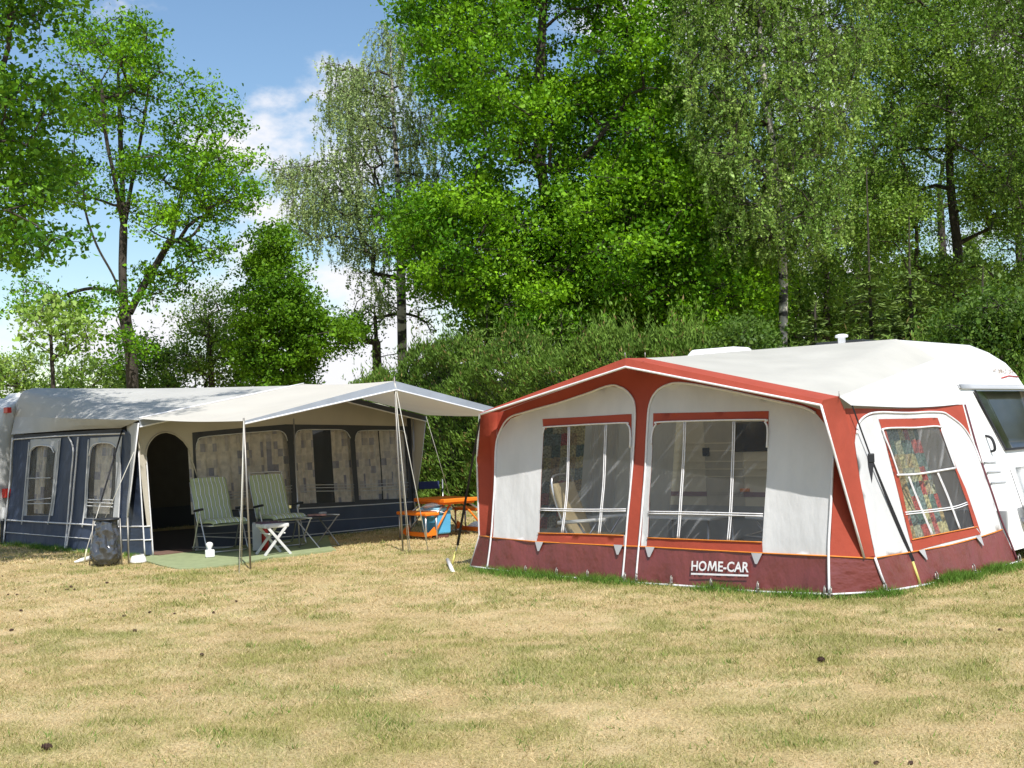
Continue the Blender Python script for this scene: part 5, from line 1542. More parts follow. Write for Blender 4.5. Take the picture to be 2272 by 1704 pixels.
# orange picnic set
bdir = Vector((.62, -.78, 0)).normalized(); adir = Vector((-bdir.y, bdir.x, 0)); adir = adir if adir.x > 0 else -adir
MT = Matrix(((adir.x, bdir.x, 0), (adir.y, bdir.y, 0), (0, 0, 1)))
nearfoot = G(*r7((765, 1102))[0]); farfoot = G(*r7((190, 1072))[0])
bench1 = (G(*r7((910, 1098))[0]) + farfoot) / 2 + adir * .08
bdir2 = (G(*r7((910, 1098))[0]) - farfoot); bdir2.z = 0; bench_len = bdir2.length; 
tcen = bench1 + adir * .55
t = thing('picnic_table', 'orange folding picnic table joined to two orange benches', 'picnic table', tcen)
def OB(a, b, z): return tcen + adir * a + bdir * b + UP * z
hT = .62
MB().box(OB(0, 0, hT - .03), (.66, .86, .06), MT).build('table_top', ORANGE, t, bevel=.012)
MB().box(OB(0, 0, hT - .075), (.58, .78, .03), MT).build('top_rim', ORANGE, t, bevel=.006)
for s in (-1, 1):
    bc = tcen + adir * (s * .55)
    bench_ = MB().box(bc + UP * .405, (.26, .84, .05), MT).build('bench_seat', ORANGE, t, bevel=.014)
    for e in (-1, 1):
        for q_ in (-1, 1):
            tube('leg', [bc + adir * (q_ * .10) + bdir * (e * .37) + UP * .39, bc + adir * (q_ * .10) + bdir * (e * .37)], .016, ALU, bench_, 7)
        p0 = bc + bdir * (e * .37)
        # triangular orange end plate and brace up to the table
        x = -s
        v = []
        for th in (-.012, .012):
            for a_, z_ in ((.10, .07), (-.10, .07), (.06 , .20)):
                v.append(p0 + adir * (a_ * x) + bdir * th + UP * z_)
        mk('end_plate', v, [(0, 1, 2), (5, 4, 3), (0, 3, 4, 1), (1, 4, 5, 2), (2, 5, 3, 0)], ORANGE, bench_, False)
        tube('brace', [p0 + adir * (.08 * x) + UP * .12, tcen + adir * (s * .12) + bdir * (e * .30) + UP * (hT - .08)], .016, ORANGE if e > 0 else ALU, t, 6)
        tube('seat_arm', [p0 + adir * (.06 * x) + UP * .37, tcen + adir * (s * .24) + bdir * (e * .30) + UP * (hT - .09)], .015, ALU, t, 6)
    MB().box(bc + UP * .075, (.03, .74, .07), MT).build('foot_rail', ORANGE, t, bevel=.008)
# cool box behind the table
p = HIT(*r7((880, 690))[0], tcen - adir * .24, adir)
cb = Vector((p.x, p.y, 0))
MC = Matrix(((bdir.x, adir.x, 0), (bdir.y, adir.y, 0), (0, 0, 1)))
t = thing('cool_box', 'light blue cool box with pale lid under the orange table', 'cool box', cb)
MB().box(cb + UP * .25, (.44, .26, .36), MC, 1.06).build('body', COOLBLUE, t, bevel=.025)
MB().box(cb + UP * .455, (.50, .31, .055), MC).build('lid', mat('pale_blue_plastic', (.28, .55, .72), .4), t, bevel=.02)
MB().box(cb + UP * .05, (.38, .22, .10), MC).build('base', mat('brown_plastic', (.16, .06, .05), .5), t, bevel=.02)
tube('handle', smooth_line([cb - bdir * .24 + UP * .40, cb - bdir * .25 - adir * .16 + UP * .44, cb - adir * .17 + UP * .44, cb + bdir * .25 - adir * .16 + UP * .44, cb + bdir * .24 + UP * .40], 4), .010, PLASTICWHITE, t)
v = []; f = []
for i in range(13):
    th = math.pi * i / 12
    for k in range(16):
        a = 2 * math.pi * k / 16
        d = 1 + .35 * noise.noise(Vector((math.cos(a) * 2, math.sin(a) * 2, th * 2)))
        v.append(cb + Vector((.19 * d * math.sin(th) * math.cos(a) - .02, .13 * d * math.sin(th) * math.sin(a) - .02, .515 + .045 * d * math.cos(th) + .03 * math.cos(a) * math.sin(th))))
for i in range(12):
    for k in range(16): f.append((i * 16 + k, i * 16 + (k + 1) % 16, (i + 1) * 16 + (k + 1) % 16, (i + 1) * 16 + k))
o = mk('plastic_bag', v, f, PLASTICWHITE, None, True, loc=cb + UP * .5); tag(o, 'crumpled white bag lying on the blue cool box', 'bag')
p = G(*r7((1475, 925))[0]); 
v = []; 
o = MB().lathe((0, 0, 0), [(.05, 0), (.13, .01), (.14, .05), (.08, .10), (.03, .13)], 14, 1.2, .7).build('canvas_shoe', PLASTICWHITE, None, True); o.location = (p.x + .03, p.y, 0)
tag(o, 'white bundle on the grass just left of the red awning', 'bundle')
pa, pb = G(*r7((1040, 972))[0]), G(*r7((1560, 930))[0])
o = tube('spare_pole', [pa + UP * .02, pb + UP * .02], .016, ALU, None, 6, loc=pa); tag(o, 'spare aluminium pole lying on the grass behind the orange table', 'pole')
# navy camp chair further back
p = W(*r7((760, 260))[0], tcen.y + 2.4); bc = Vector((p.x, p.y, 0))
t = thing('camp_chair', 'navy folding camp chair standing before the hedge', 'chair', bc)
MB().box(bc + Vector((0, .2, p.z)), (.38, .02, .14), Matrix.Rotation(-.15, 3, 'X')).build('backrest', NAVYCLOTH, t, bevel=.008)
MB().box(bc + Vector((0, 0, .43)), (.46, .42, .025)).build('seat', NAVYCLOTH, t, bevel=.008)
for s in (-1, 1):
    tube('leg', [bc + Vector((s * .25, .22, p.z + .1)), bc + Vector((s * .25, .16, .42)), bc + Vector((s * .25, -.22, 0))], .012, ALU, t)
    tube('leg', [bc + Vector((s * .24, -.22, .45)), bc + Vector((s * .24, .24, 0))], .012, ALU, t)
    tube('arm_rest', [bc + Vector((s * .25, .2, .64)), bc + Vector((s * .25, -.24, .62))], .016, BLACKPLASTIC, t)

# pine cones on the lawn
def cone_mesh():
    rng = random.Random(2); b = MB()
    prof = [(.004, -.030), (.014, -.022), (.019, -.006), (.017, .010), (.010, .024), (.003, .032)]
    b.lathe((0, 0, 0), prof, 10)
    for r, z in prof[1:-1]:
        for k in range(8):
            a = 2 * math.pi * (k + z * 30) / 8
            c = Vector((math.cos(a), math.sin(a), 0)); s_ = Vector((-c.y, c.x, 0))
            p_ = c * (r - .001) + UP * z
            b.add([p_ - s_ * .006, p_ + s_ * .006, p_ + c * .008 + UP * .007 + s_ * .003, p_ + c * .008 + UP * .007 - s_ * .003], [(0, 1, 2, 3)])
    return b
cone0 = cone_mesh().build('pine_cone', CONE, None, False)
lw, lr = zoomed(0, 1250, .3617), zoomed(1500, 1250, .349)
spots = lw((280, 175), (410, 165), (437, 148), (457, 165), (92, 162), (50, 190), (104, 192), (15, 80), (170, 110), (130, 300), (920, 303), (1310, 310), (825, 412), (765, 325), (70, 410), (658, 128), (1070, 312), (1238, 577), (372, 8), (1450, 240)) + lr((2060, 437), (1270, 1280), (1490, 1276))
rng = random.Random(8)
first = True
for px_, py_ in spots:
    g = G(px_, py_)
    o = cone0 if first else cone0.copy()
    if not first: COL.objects.link(o)
    first = False
    s_ = rng.uniform(.4, .7)
    o.location = (g.x, g.y, ground_height(g.x, g.y) + .016 * s_); o.scale = (s_,) * 3
    o.rotation_euler = (R(90 + rng.uniform(-15, 15)), 0, rng.uniform(0, 6.28))
    tag(o, 'small dark pine cone lying in the short dry grass', 'pine cone', 'pine cones scattered over the lawn')
for (px_, py_), lb in ((lw((290, 1160))[0], 'large dark pine cone near the lower left corner of the lawn'), (lr((925, 632))[0], 'reddish brown pine cone on the lawn before the red awning')):
    g = G(px_, py_); o = cone0.copy(); COL.objects.link(o)
    o.location = (g.x, g.y, ground_height(g.x, g.y) + .02); o.scale = (.95,) * 3; o.rotation_euler = (R(80), 0, rng.uniform(0, 6)); tag(o, lb, 'pine cone', 'pine cones scattered over the lawn')
build_grass()
#TREES
# ================================================================== TREES, HEDGE AND SHRUBS
def unit(a): return a / np.maximum(np.linalg.norm(a, axis=-1, keepdims=True), 1e-9)
def leaf_faces(P, rng, length, width, up=.5, droop=0.0, fold=True):
    """rhombic leaf faces centred on P"""
    n = len(P)
    nrm = rng.normal(0, 1, (n, 3)); nrm = unit(nrm) + np.array([0, 0, up]); nrm = unit(nrm)
    ax = rng.normal(0, 1, (n, 3)); ax[:, 2] -= droop
    ax = unit(ax - nrm * np.sum(ax * nrm, -1, keepdims=True))
    bx = np.cross(nrm, ax)
    z_ = .45 + 1.0 * rng.random(n) ** 1.3
    L = (length * z_ * (.85 + .3 * rng.random(n)))[:, None] * .5; Wd = (width * z_ * (.8 + .4 * rng.random(n)))[:, None] * .5
    V = np.stack([P - ax * L, P + bx * Wd - nrm * L * .15, P + ax * L, P - bx * Wd - nrm * L * .15], 1)
    return V
def frusta(segs, sides=6):
    """segs: list of (p0, p1, r0, r1) -> verts, faces as numpy"""
    p0 = np.array([s[0] for s in segs]); p1 = np.array([s[1] for s in segs]); r0 = np.array([s[2] for s in segs]); r1 = np.array([s[3] for s in segs])
    d = unit(p1 - p0); ref = np.where(np.abs(d[:, 2:3]) < .9, np.array([[0, 0, 1.0]]), np.array([[1.0, 0, 0]]))
    a = unit(np.cross(d, ref)); b = np.cross(d, a)
    out = []
    for k in range(sides):
        t0, t1 = 2 * np.pi * k / sides, 2 * np.pi * (k + 1) / sides
        def ringp(p, r, t): return p + (a * np.cos(t) + b * np.sin(t)) * r[:, None]
        out.append(np.stack([ringp(p0, r0, t0), ringp(p0, r0, t1), ringp(p1, r1, t1), ringp(p1, r1, t0)], 1))
    return np.concatenate(out, 0)
def wood(name, segs, m, parent, sides=6):
    V = frusta(segs, sides)
    o = quads(name, V, np.zeros((len(V), 3)), m, parent, 'part', (0, 0, 0), 4)
    del o['kind']
    me = o.data
    bm = bmesh.new(); bm.from_mesh(me); bmesh.ops.remove_doubles(bm, verts=bm.verts, dist=.0005)
    for f in bm.faces: f.smooth = True
    bm.to_mesh(me); bm.free()
    return o
def poly_sample(poly, rng, n, mind):
    xs = [p[0] for p in poly]; ys = [p[1] for p in poly]
    out = []; tries = 0
    while len(out) < n and tries < n * 60:
        tries += 1
        x, y = rng.uniform(min(xs), max(xs)), rng.uniform(min(ys), max(ys))
        if not inside(poly, x, y): continue
        out.append((x, y))
    return out
def make_tree(name, label, trunk, Y, outlines, nclump, depth, crad, twigs, leaves, lsize, cols, seed, r0, bark=BARK, hang=0.0, up=.5, fork=None, extra=(), group='trees behind the tents', spread=.16, droop=0.0, tips=.010, flat=.75, limbs=(), clear=0):
    rng = np.random.default_rng(seed)
    tw = [W(px_, py_, Y) for px_, py_ in trunk]
    base = Vector((tw[0].x, tw[0].y, -.05))
    root = thing(name, label, 'tree', base, 0, group)
    line = [base] + tw
    line = smooth_line(line, 8)
    pos = []; par = []
    for p in line:
        pos.append(np.array(p)); par.append(len(pos) - 2)
    for lb in limbs:
        ln_ = smooth_line([W(a_, b_, Y + e_) for a_, b_, e_ in lb], 6)
        j_ = int(np.argmin([np.sum((q_ - np.array(ln_[0])) ** 2) for q_ in pos]))
        for p in ln_[1:]:
            pos.append(np.array(p)); par.append(j_); j_ = len(pos) - 1
    ntr = len(pos)
    forkz = tw[0].z if fork is None else W(trunk[0][0], fork, Y).z
    # clump centres filling the outline, bulging in depth
    cl = []
    for poly, share in outlines:
        cx = sum(p[0] for p in poly) / len(poly); cy = sum(p[1] for p in poly) / len(poly)
        rx = max(abs(p[0] - cx) for p in poly); ry = max(abs(p[1] - cy) for p in poly)
        k = int(nclump * share); cand = poly_sample(poly, rng, k * 4, 0)
        cand3 = []
        for x, y in cand:
            e = max(.15, 1 - .8 * (((x - cx) / rx) ** 2 + ((y - cy) / ry) ** 2) / 1.2)
            dy = depth * math.sqrt(e) * rng.uniform(-1, 1)
            if clear and dy < .5:     # keep the stem in view
                ty = [q_[1] for q_ in trunk][::-1]; tx = [q_[0] for q_ in trunk][::-1]
                if abs(x - np.interp(y + 30, ty, tx)) < clear: continue
            cand3.append(np.array(W(x, y, Y + dy)))
        keep = []
        for c in cand3:
            if len(keep) >= k: break
            if all(np.sum((c - q) ** 2) > (crad * .62) ** 2 for q in keep): keep.append(c)
        cl += keep
    cl += [np.array(c) for c in extra]
    if not cl: cl = [np.array(line[-1])]
    top = np.array(line[-1])
    order = sorted(range(len(cl)), key=lambda i: min(np.sum((cl[i] - pos[j]) ** 2) for j in range(ntr)))
    arr = np.array(pos)
    tipsn = []
    for i in order:
        c = cl[i]
        P = np.array(pos)
        dv = c - P; dist = np.linalg.norm(dv, axis=1) + 1e-6
        cost = dist * (1 + .9 * np.clip(-dv[:, 2] / dist + .15, 0, 2)) + np.where(P[:, 2] < forkz - .1, 50, 0)
        j = int(np.argmin(cost)); p = P[j]; L = dist[j]
        k = max(2, int(L / .35))
        side = rng.normal(0, 1, 3) * .10 * L; mid = (p + c) / 2 + np.array([0, 0, .10 * L]) + side
        last = j
        for q in range(1, k + 1):
            t = q / k
            pt = (1 - t) ** 2 * p + 2 * t * (1 - t) * mid + t * t * c + rng.normal(0, .03, 3)
            pos.append(pt); par.append(last); last = len(pos) - 1
        tipsn.append(last)
    cnt = np.zeros(len(pos))
    for i in tipsn: cnt[i] += 1
    for i in range(len(pos) - 1, -1, -1):
        if par[i] >= 0: cnt[par[i]] += cnt[i]
    cnt = np.maximum(cnt, 1); N = cnt[0] if cnt[0] > 1 else 2
    ex = math.log(r0 / tips) / math.log(N)
    rad = tips * cnt ** ex
    # an even taper on the bare trunk
    tsegs = [(pos[par[i]], pos[i], rad[par[i]], rad[i]) for i in range(1, ntr)]
    bsegs = [(pos[par[i]], pos[i], min(rad[par[i]], rad[i] * 1.5), rad[i]) for i in range(ntr, len(pos))]
    wood('trunk', tsegs, bark, root, 10)
    # twigs and leaves
    C = np.array(cl)
    ctint = rng.normal(0, 1, (len(C), 1))
    LP = []; LT = []; tws = []
    for ci, c in enumerate(C):
        off = rng.normal(0, 1, (twigs, 3)); off = unit(off) * (rng.random((twigs, 1)) ** .45) * crad * (.75 + .5 * rng.random()); off[:, 2] *= flat
        tp = c + off
        for q in tp[:max(3, int(twigs * .6))]:
            tws.append((c, q, tips * .7, tips * .35))
        if hang > 0:
            for q in tp:
                Lh = hang * (.4 + .9 * rng.random()); k = leaves
                s = rng.random(k); drift = rng.normal(0, .14, 3)
                pts = q + np.stack([drift[0] * s, drift[1] * s, -Lh * s], -1) + rng.normal(0, .026, (k, 3))
                LP.append(pts); LT.append(np.full((k, 1), ctint[ci, 0]))
                tws.append((q, q + np.array([drift[0], drift[1], -Lh]), tips * .45, tips * .25))
        else:
            pts = np.repeat(tp, leaves, 0) + rng.normal(0, spread, (twigs * leaves, 3)) * np.array([1, 1, .7])
            LP.append(pts); LT.append(np.full((len(pts), 1), ctint[ci, 0]))
    wood('branches', bsegs + tws, bark if bark is not BIRCH else BARK, root, 5)
    P = np.concatenate(LP); Tn = np.concatenate(LT)
    V = leaf_faces(P, rng, lsize[0], lsize[1], up, droop)
    a, b = np.array(cols[0]), np.array(cols[1])
    mixf = np.clip(.42 + .30 * Tn + .28 * rng.normal(0, 1, Tn.shape), 0, 1)
    tint = (a * (1 - mixf) + b * mixf) * (1 + .18 * rng.normal(0, 1, Tn.shape))
    quads('crown', V, np.clip(tint, .004, 1), LEAF, root)
    return root

OAK = ((.070, .19, .009), (.225, .425, .020))
OAKDK = ((.055, .150, .010), (.15, .30, .018))
BIRCHLEAF = ((.155, .27, .050), (.335, .46, .115))
BIRCHPALE = ((.24, .34, .12), (.43, .52, .22))
ALDER = ((.095, .185, .028), (.235, .355, .062))
LAUREL = ((.055, .115, .018), (.13, .21, .036))
PALE = ((.20, .33, .06), (.34, .47, .11))
MAPLE = ((.085, .20, .014), (.17, .32, .02))
# large oak whose limbs reach in at the upper left
limbs_over_roof = [(-5.4 + .9 * math.sin(i * 2.4) + .17 * i, 12.6 + .9 * math.cos(i * 1.7), 10.3 + .5 * math.sin(i * 3.1)) for i in range(13)]
make_tree('oak_tree', 'dark leafy oak limbs reaching in at the upper left edge', [(-330, 900), (-300, 500), (-250, 150), (-230, -250)], 17.0,
          [([(-700, -350), (60, -330), (150, -60), (120, 120), (150, 260), (100, 420), (140, 560), (60, 620), (-60, 560), (-300, 520), (-650, 420)], 1.0)],
          200, 2.8, .66, 14, 30, (.088, .055), OAKDK, 11, .26, fork=560, flat=.5, spread=.12, extra=limbs_over_roof)
# open crowned young oak
make_tree('oak_tree', 'open crowned young oak with forked trunk behind the blue awning', [(294, 850), (286, 760), (276, 690), (272, 600), (274, 480), (268, 330), (262, 160)], 31,
          [([(110, 250), (130, 90), (250, 30), (345, 60), (380, 160), (330, 270), (230, 300), (150, 300)], .33),
           ([(400, 170), (480, 200), (560, 330), (570, 420), (500, 500), (430, 500), (390, 380), (380, 260)], .27),
           ([(120, 330), (200, 360), (230, 430), (170, 470), (120, 430)], .08),
           ([(250, 330), (400, 300), (420, 460), (330, 520), (250, 440)], .14),
           ([(420, 520), (520, 510), (500, 580), (380, 640), (330, 690), (320, 600)], .09),
           ([(20, 640), (100, 610), (180, 640), (230, 700), (120, 720), (20, 720)], .08), ([(245, 640), (330, 680), (335, 800), (255, 820)], .05)],
          185, 2.2, .56, 11, 17, (.105, .064), OAK, 21, .155, fork=800, tips=.012, flat=.6, spread=.13,
          limbs=[[(275, 690, 0), (255, 620, -.3), (215, 545, -.6), (190, 470, -.8), (185, 400, -.9)], [(285, 700, 0), (310, 650, .3), (345, 590, .6), (380, 540, .8), (430, 520, 1.0), (470, 450, 1.2)], [(275, 650, 0), (200, 640, .5), (130, 660, .8)], [(272, 500, 0), (255, 400, -.5), (235, 300, -.8), (225, 180, -1)], [(273, 520, 0), (290, 420, .5), (310, 320, .8), (330, 200, 1.0)], [(190, 470, -.8), (150, 400, -1), (140, 320, -1.1)], [(380, 540, .8), (400, 440, .9), (430, 340, 1.1), (450, 260, 1.2)]])
# pale sapling and shrubs far left
make_tree('young_maple', 'thin pale green sapling above the left end of the blue awning', [(118, 860), (115, 800), (112, 720)], 29,
          [([(20, 690), (120, 650), (220, 720), (210, 790), (60, 800)], 1.0)], 26, 1.0, .35, 6, 8, (.14, .09), PALE, 31, .05, fork=850)
for k, (x0, x1, yt, lab) in enumerate(((-60, 130, 785, 'light green bush at the far left above the caravan roof'), (95, 262, 790, 'rounded bright green bush left of the forked oak trunk'), (255, 400, 760, 'green bush close behind the forked oak trunk'), (350, 560, 715, 'dense mid green shrub between the oak and the small tree'))):
    xm = (x0 + x1) / 2
    make_tree('shrub', lab, [(xm, 880), (xm + 5, 840)], 34 + k,
              [([(x0, 905), (x0 + 5, yt + 50), (x0 + (x1 - x0) * .3, yt + 8), (xm, yt), (x1 - 25, yt + 25), (x1, yt + 70), (x1, 905)], 1.0)], (34, 36, 46, 50)[k], 1.3, .45, 10, 17, (.10, .062), (PALE, PALE, ALDER, ALDER)[k], 40 + k, .07, fork=900, group='shrubs behind the tents')
# dark thin tree left of the small one
make_tree('hawthorn_tree', 'dark thin leaved tree just left of the small bright tree', [(470, 860), (465, 780), (462, 700)], 36,
          [([(395, 720), (450, 650), (500, 640), (530, 700), (520, 830), (400, 830)], 1.0)], 45, 1.2, .5, 9, 14, (.09, .055), ALDER, 51, .09, fork=830)
# small dense tree
make_tree('maple_tree', 'small dense bright green tree left of the white birch', [(612, 870), (610, 760), (608, 640), (606, 520)], 34,
          [([(590, 510), (620, 510), (655, 590), (675, 660), (705, 700), (710, 780), (680, 850), (550, 850), (520, 770), (535, 660), (570, 570)], .9), ([(690, 700), (800, 720), (810, 750), (740, 770)], .1)],
          120, 1.5, .55, 14, 26, (.105, .066), MAPLE, 61, .14, fork=830, flat=.5, spread=.13)
# birch with drooping crown
make_tree('birch_tree', 'tall drooping birch with white trunk in the gap between the tents', [(893, 830), (892, 740), (889, 600), (884, 430), (872, 240), (866, 90)], 37,
          [([(720, 130), (800, 120), (900, 150), (990, 260), (1000, 420), (960, 560), (880, 560), (740, 580), (650, 520), (690, 420), (720, 260)], .76), ([(600, 360), (700, 350), (740, 450), (680, 490)], .1), ([(840, 60), (890, 50), (900, 140), (850, 130)], .04), ([(770, 600), (960, 600), (900, 680), (800, 670)], .05)],
          250, 2.6, .6, 11, 27, (.075, .050), BIRCHPALE, 71, .15, BIRCH, hang=.62, fork=690, up=.2, droop=1.2, clear=18)
# sparse tree with level boughs beside the birch
make_tree('pine_tree', 'sparse dark tree with level bare boughs beside the white birch', [(838, 850), (835, 760), (832, 690), (838, 640)], 38,
          [([(740, 690), (820, 650), (900, 690), (960, 680), (990, 720), (900, 790), (760, 790)], 1.0)], 34, 1.7, .40, 5, 9, (.10, .05), ALDER, 81, .15, fork=800, flat=.3, tips=.014)
# great oak in the middle
make_tree('oak_tree', 'great spreading oak with dense bright foliage in the middle', [(1262, 800), (1250, 690), (1232, 580), (1210, 440), (1195, 300), (1200, 120), (1210, -80)], 31,
          [([(930, -200), (900, 30), (940, 110), (960, 200), (930, 300), (1040, 330), (1200, 380), (1400, 360), (1500, 260), (1560, 200), (1540, 100), (1480, 20), (1500, -250)], .46),
           ([(960, 420), (1090, 380), (1200, 470), (1180, 620), (1060, 670), (940, 640), (900, 520), (850, 420)], .16),
           ([(1220, 440), (1400, 330), (1560, 340), (1580, 500), (1500, 640), (1350, 690), (1220, 640)], .26),
           ([(1480, 560), (1640, 540), (1700, 610), (1680, 720), (1520, 740)], .10), ([(1010, 620), (1180, 640), (1480, 640), (1500, 745), (1300, 760), (1060, 740)], .13)],
          475, 3.5, .84, 17, 31, (.112, .070), OAK, 91, .30, fork=700, tips=.012, flat=.62, spread=.17,
          limbs=[[(1212, 450, 0), (1240, 400, -.6), (1310, 330, -1.2), (1380, 240, -1.6)], [(1208, 440, 0), (1190, 360, .6), (1150, 280, 1.2)], [(1240, 620, 0), (1290, 570, -.8), (1350, 530, -1.4), (1420, 470, -2)], [(1240, 640, 0), (1150, 580, -.8), (1050, 540, -1.5)]])
# birches and alders on the right
make_tree('birch_tree', 'tall birch with pale trunk rising behind the white caravan roof', [(1738, 800), (1738, 690), (1737, 600), (1728, 480), (1715, 330), (1695, 180), (1680, -40)], 29,
          [([(1500, -150), (1900, -150), (1930, 100), (1880, 330), (1880, 500), (1780, 560), (1640, 560), (1560, 460), (1540, 300), (1500, 100)], 1.0)],
          380, 2.8, .62, 11, 27, (.078, .052), BIRCHLEAF, 101, .11, BIRCH, hang=.5, fork=600, up=.2, droop=1.2, clear=16)
make_tree('alder_tree', 'tall dark alder with forked limbs against the sky on the right', [(2130, 820), (2128, 700), (2125, 560), (2110, 420), (2105, 250), (2110, 50)], 33,
          [([(1900, -150), (2330, -150), (2350, 240), (2270, 270), (2160, 330), (2050, 350), (1950, 420), (1890, 300)], .58), ([(1900, 380), (2020, 360), (2060, 480), (1980, 560), (1880, 540)], .16), ([(2150, 380), (2350, 300), (2350, 480), (2250, 520), (2160, 480)], .14), ([(2020, 560), (2350, 600), (2350, 720), (2020, 720)], .12)],
          390, 2.7, .62, 13, 22, (.092, .058), ALDER, 111, .15, fork=650)
make_tree('birch_tree', 'slender leafy birch at the extreme right edge', [(2330, 820), (2325, 600), (2310, 300), (2300, 0)], 30,
          [([(2180, -150), (2450, -150), (2450, 650), (2250, 640), (2230, 400), (2190, 150)], 1.0)], 150, 2.0, .6, 10, 22, (.08, .052), ALDER, 121, .12, BIRCH, hang=.5, fork=650, up=.2, droop=1.0)
# dark grown trees deeper in the wood behind
for k, (x, lab) in enumerate(((1480, 'shaded tree deep in the wood behind the great oak'), (1830, 'shaded tree deep in the wood between birch and alder'), (1160, 'shaded tree low behind the hedge in the middle'), (1590, 'tall pale birch between the great oak and the pale trunk'), (1900, 'tall leafy birch left of the dark alder'), (2090, 'tall leafy tree filling the gap behind the dark alder'), (2260, 'tall leafy tree behind the slender birch at the right edge'))):
    make_tree('wood_tree', lab, [(x, 820), (x + 4, 640), (x - 6, 420)], 40 + 2 * k,
              [([(x - 190, 760), (x - 200, 520), (x - 120, 380), (x + 20, 340), (x + 150, 400), (x + 200, 560), (x + 190, 760)] if k < 2 else [(x - 150, 520), (x - 170, -150), (x + 170, -150), (x + 160, 300), (x + 100, 560)] if k in (3, 4) else [(x - 110, 620), (x - 120, 230), (x - 150, -150), (x + 150, -150), (x + 130, 220), (x + 110, 640)] if k > 4 else [(x - 130, 760), (x - 120, 640), (x, 600), (x + 180, 600), (x + 200, 760)], 1.0)], 120 if k < 2 else 160 if k in (3, 4) else 135 if k > 4 else 70, 2.6, .75, 13, 20, (.11, .074), ALDER if k < 3 or k > 4 else BIRCHLEAF, 130 + k, .16, fork=760)

for k, (x0, x1, yt, Yk, lab) in enumerate(((2090, 2330, 660, 20.0, 'glossy dark laurel above the caravan bow at far right'), (1600, 1700, 725, 22.0, 'leafy laurel between the great oak and the pale birch foot'))):
    xm = (x0 + x1) / 2
    make_tree('laurel_shrub', lab, [(xm, 880), (xm + 5, 800)], Yk, [([(x0, 860), (x0 + 5, yt + 60), (x0 + (x1 - x0) * .3, yt + 12), (xm, yt), (x1 - 25, yt + 20), (x1, yt + 70), (x1, 860)], 1.0)], 70, .9, .36, 14, 26, (.08, .046), LAUREL, 160 + k, .06, fork=880, group='shrubs behind the tents')
# conifers: a spruce is tiers of drooping sprays round a straight stem
def spruce(label, px_, top_y, Y, half_px, leader_y, seed, col=((.085, .140, .030), (.20, .27, .070))):
    rng = np.random.default_rng(seed)
    g = W(px_, 900, Y); x, y = g.x, g.y
    zt = W(px_, top_y, Y).z; zl = W(px_, leader_y, Y).z; half = half_px / F * Y
    root = thing('spruce_tree', label, 'tree', (x, y, -.05), 0, 'young spruces behind the white caravan')
    wood('trunk', [(np.array([x, y, -.05]), np.array([x, y, zt * .6]), .09, .05), (np.array([x, y, zt * .6]), np.array([x + .02, y, zt]), .05, .022), (np.array([x + .02, y, zt]), np.array([x + .06, y, zl]), .022, .010)], BARK, root, 7)
    V = []; T = []; segs = []
    z = .5
    while z < zt:
        f = 1 - z / zt
        L = half * (f ** .8) + .12
        nb_ = 8
        for k in range(nb_):
            a = 2 * math.pi * (k + rng.random()) / nb_
            d = np.array([math.cos(a), math.sin(a), 0]); Lk = L * rng.uniform(.75, 1.15)
            m_ = max(8, int(Lk * 60)); t = rng.random(m_) ** .7
            p = np.array([x, y, z]) + d * (t * Lk)[:, None] + np.array([0, 0, 1.0]) * (.12 * Lk * t - .42 * Lk * t * t + .22 * Lk * t ** 4)[:, None]
            side = np.array([-d[1], d[0], 0]); sw = rng.normal(0, 1, m_) * (.16 * Lk * (1 - .6 * t) + .05)
            p = p + side * sw[:, None] + rng.normal(0, .03, (m_, 3))
            ax = unit(d * 1.0 + side * np.sign(sw)[:, None] * .9 + rng.normal(0, .25, (m_, 3)) + np.array([0, 0, -.15]))
            bx = unit(np.cross(ax, np.array([0, 0, 1.0]) + rng.normal(0, .35, (m_, 3))))
            ln = (.09 + .10 * rng.random(m_))[:, None]; wd = (.020 + .018 * rng.random(m_))[:, None]
            V.append(np.stack([p - ax * ln * .4, p + bx * wd, p + ax * ln * .7, p - bx * wd], 1))
            mx_ = np.clip(.25 + .75 * t + .2 * rng.normal(0, 1, m_), 0, 1)[:, None] * 0 + rng.random((m_, 1))
            T.append((np.array(col[0]) * (1 - mx_) + np.array(col[1]) * mx_) * (1 + .2 * rng.normal(0, 1, (m_, 1))))
            segs.append((np.array([x, y, z]), np.array([x, y, z]) + d * Lk * .6 + np.array([0, 0, -.05 * Lk]), .012, .005))
        z += .21 + .10 * f * rng.random()
    # leader tuft
    m_ = 30; t = rng.random(m_); p = np.array([x + .02, y, zt]) + np.array([.04, 0, zl - zt]) * t[:, None]
    ax = unit(rng.normal(0, 1, (m_, 3)) + np.array([0, 0, .6])); bx = unit(np.cross(ax, rng.normal(0, 1, (m_, 3))))
    V.append(np.stack([p, p + ax * .05 + bx * .01, p + ax * .10, p + ax * .05 - bx * .01], 1)); T.append(np.tile(np.array(col[1]), (m_, 1)))
    wood('branches', segs, BARK, root, 4)
    quads('crown', np.concatenate(V), np.clip(np.concatenate(T), .004, 1), NEEDLE, root)
spruce('young spruce with long bare leader behind the caravan flue', 1940, 600, 23, 190, 372, 201)
spruce('bushy young spruce right of the one with a long leader', 2030, 600, 22, 190, 480, 202)
spruce('broad spruce partly hidden behind the caravan bow at far right', 2190, 640, 21.5, 190, 590, 203)
spruce('low spruce at the foot of the pale birch trunk', 1815, 690, 22.5, 120, 670, 204)
spruce('spruce at the right edge above the caravan bow', 2320, 590, 22, 170, 560, 205)
spruce('low feathery spruce left of the great oak trunk above the hedge', 1085, 690, 28.5, 130, 670, 206, ((.09, .17, .03), (.20, .30, .06)))
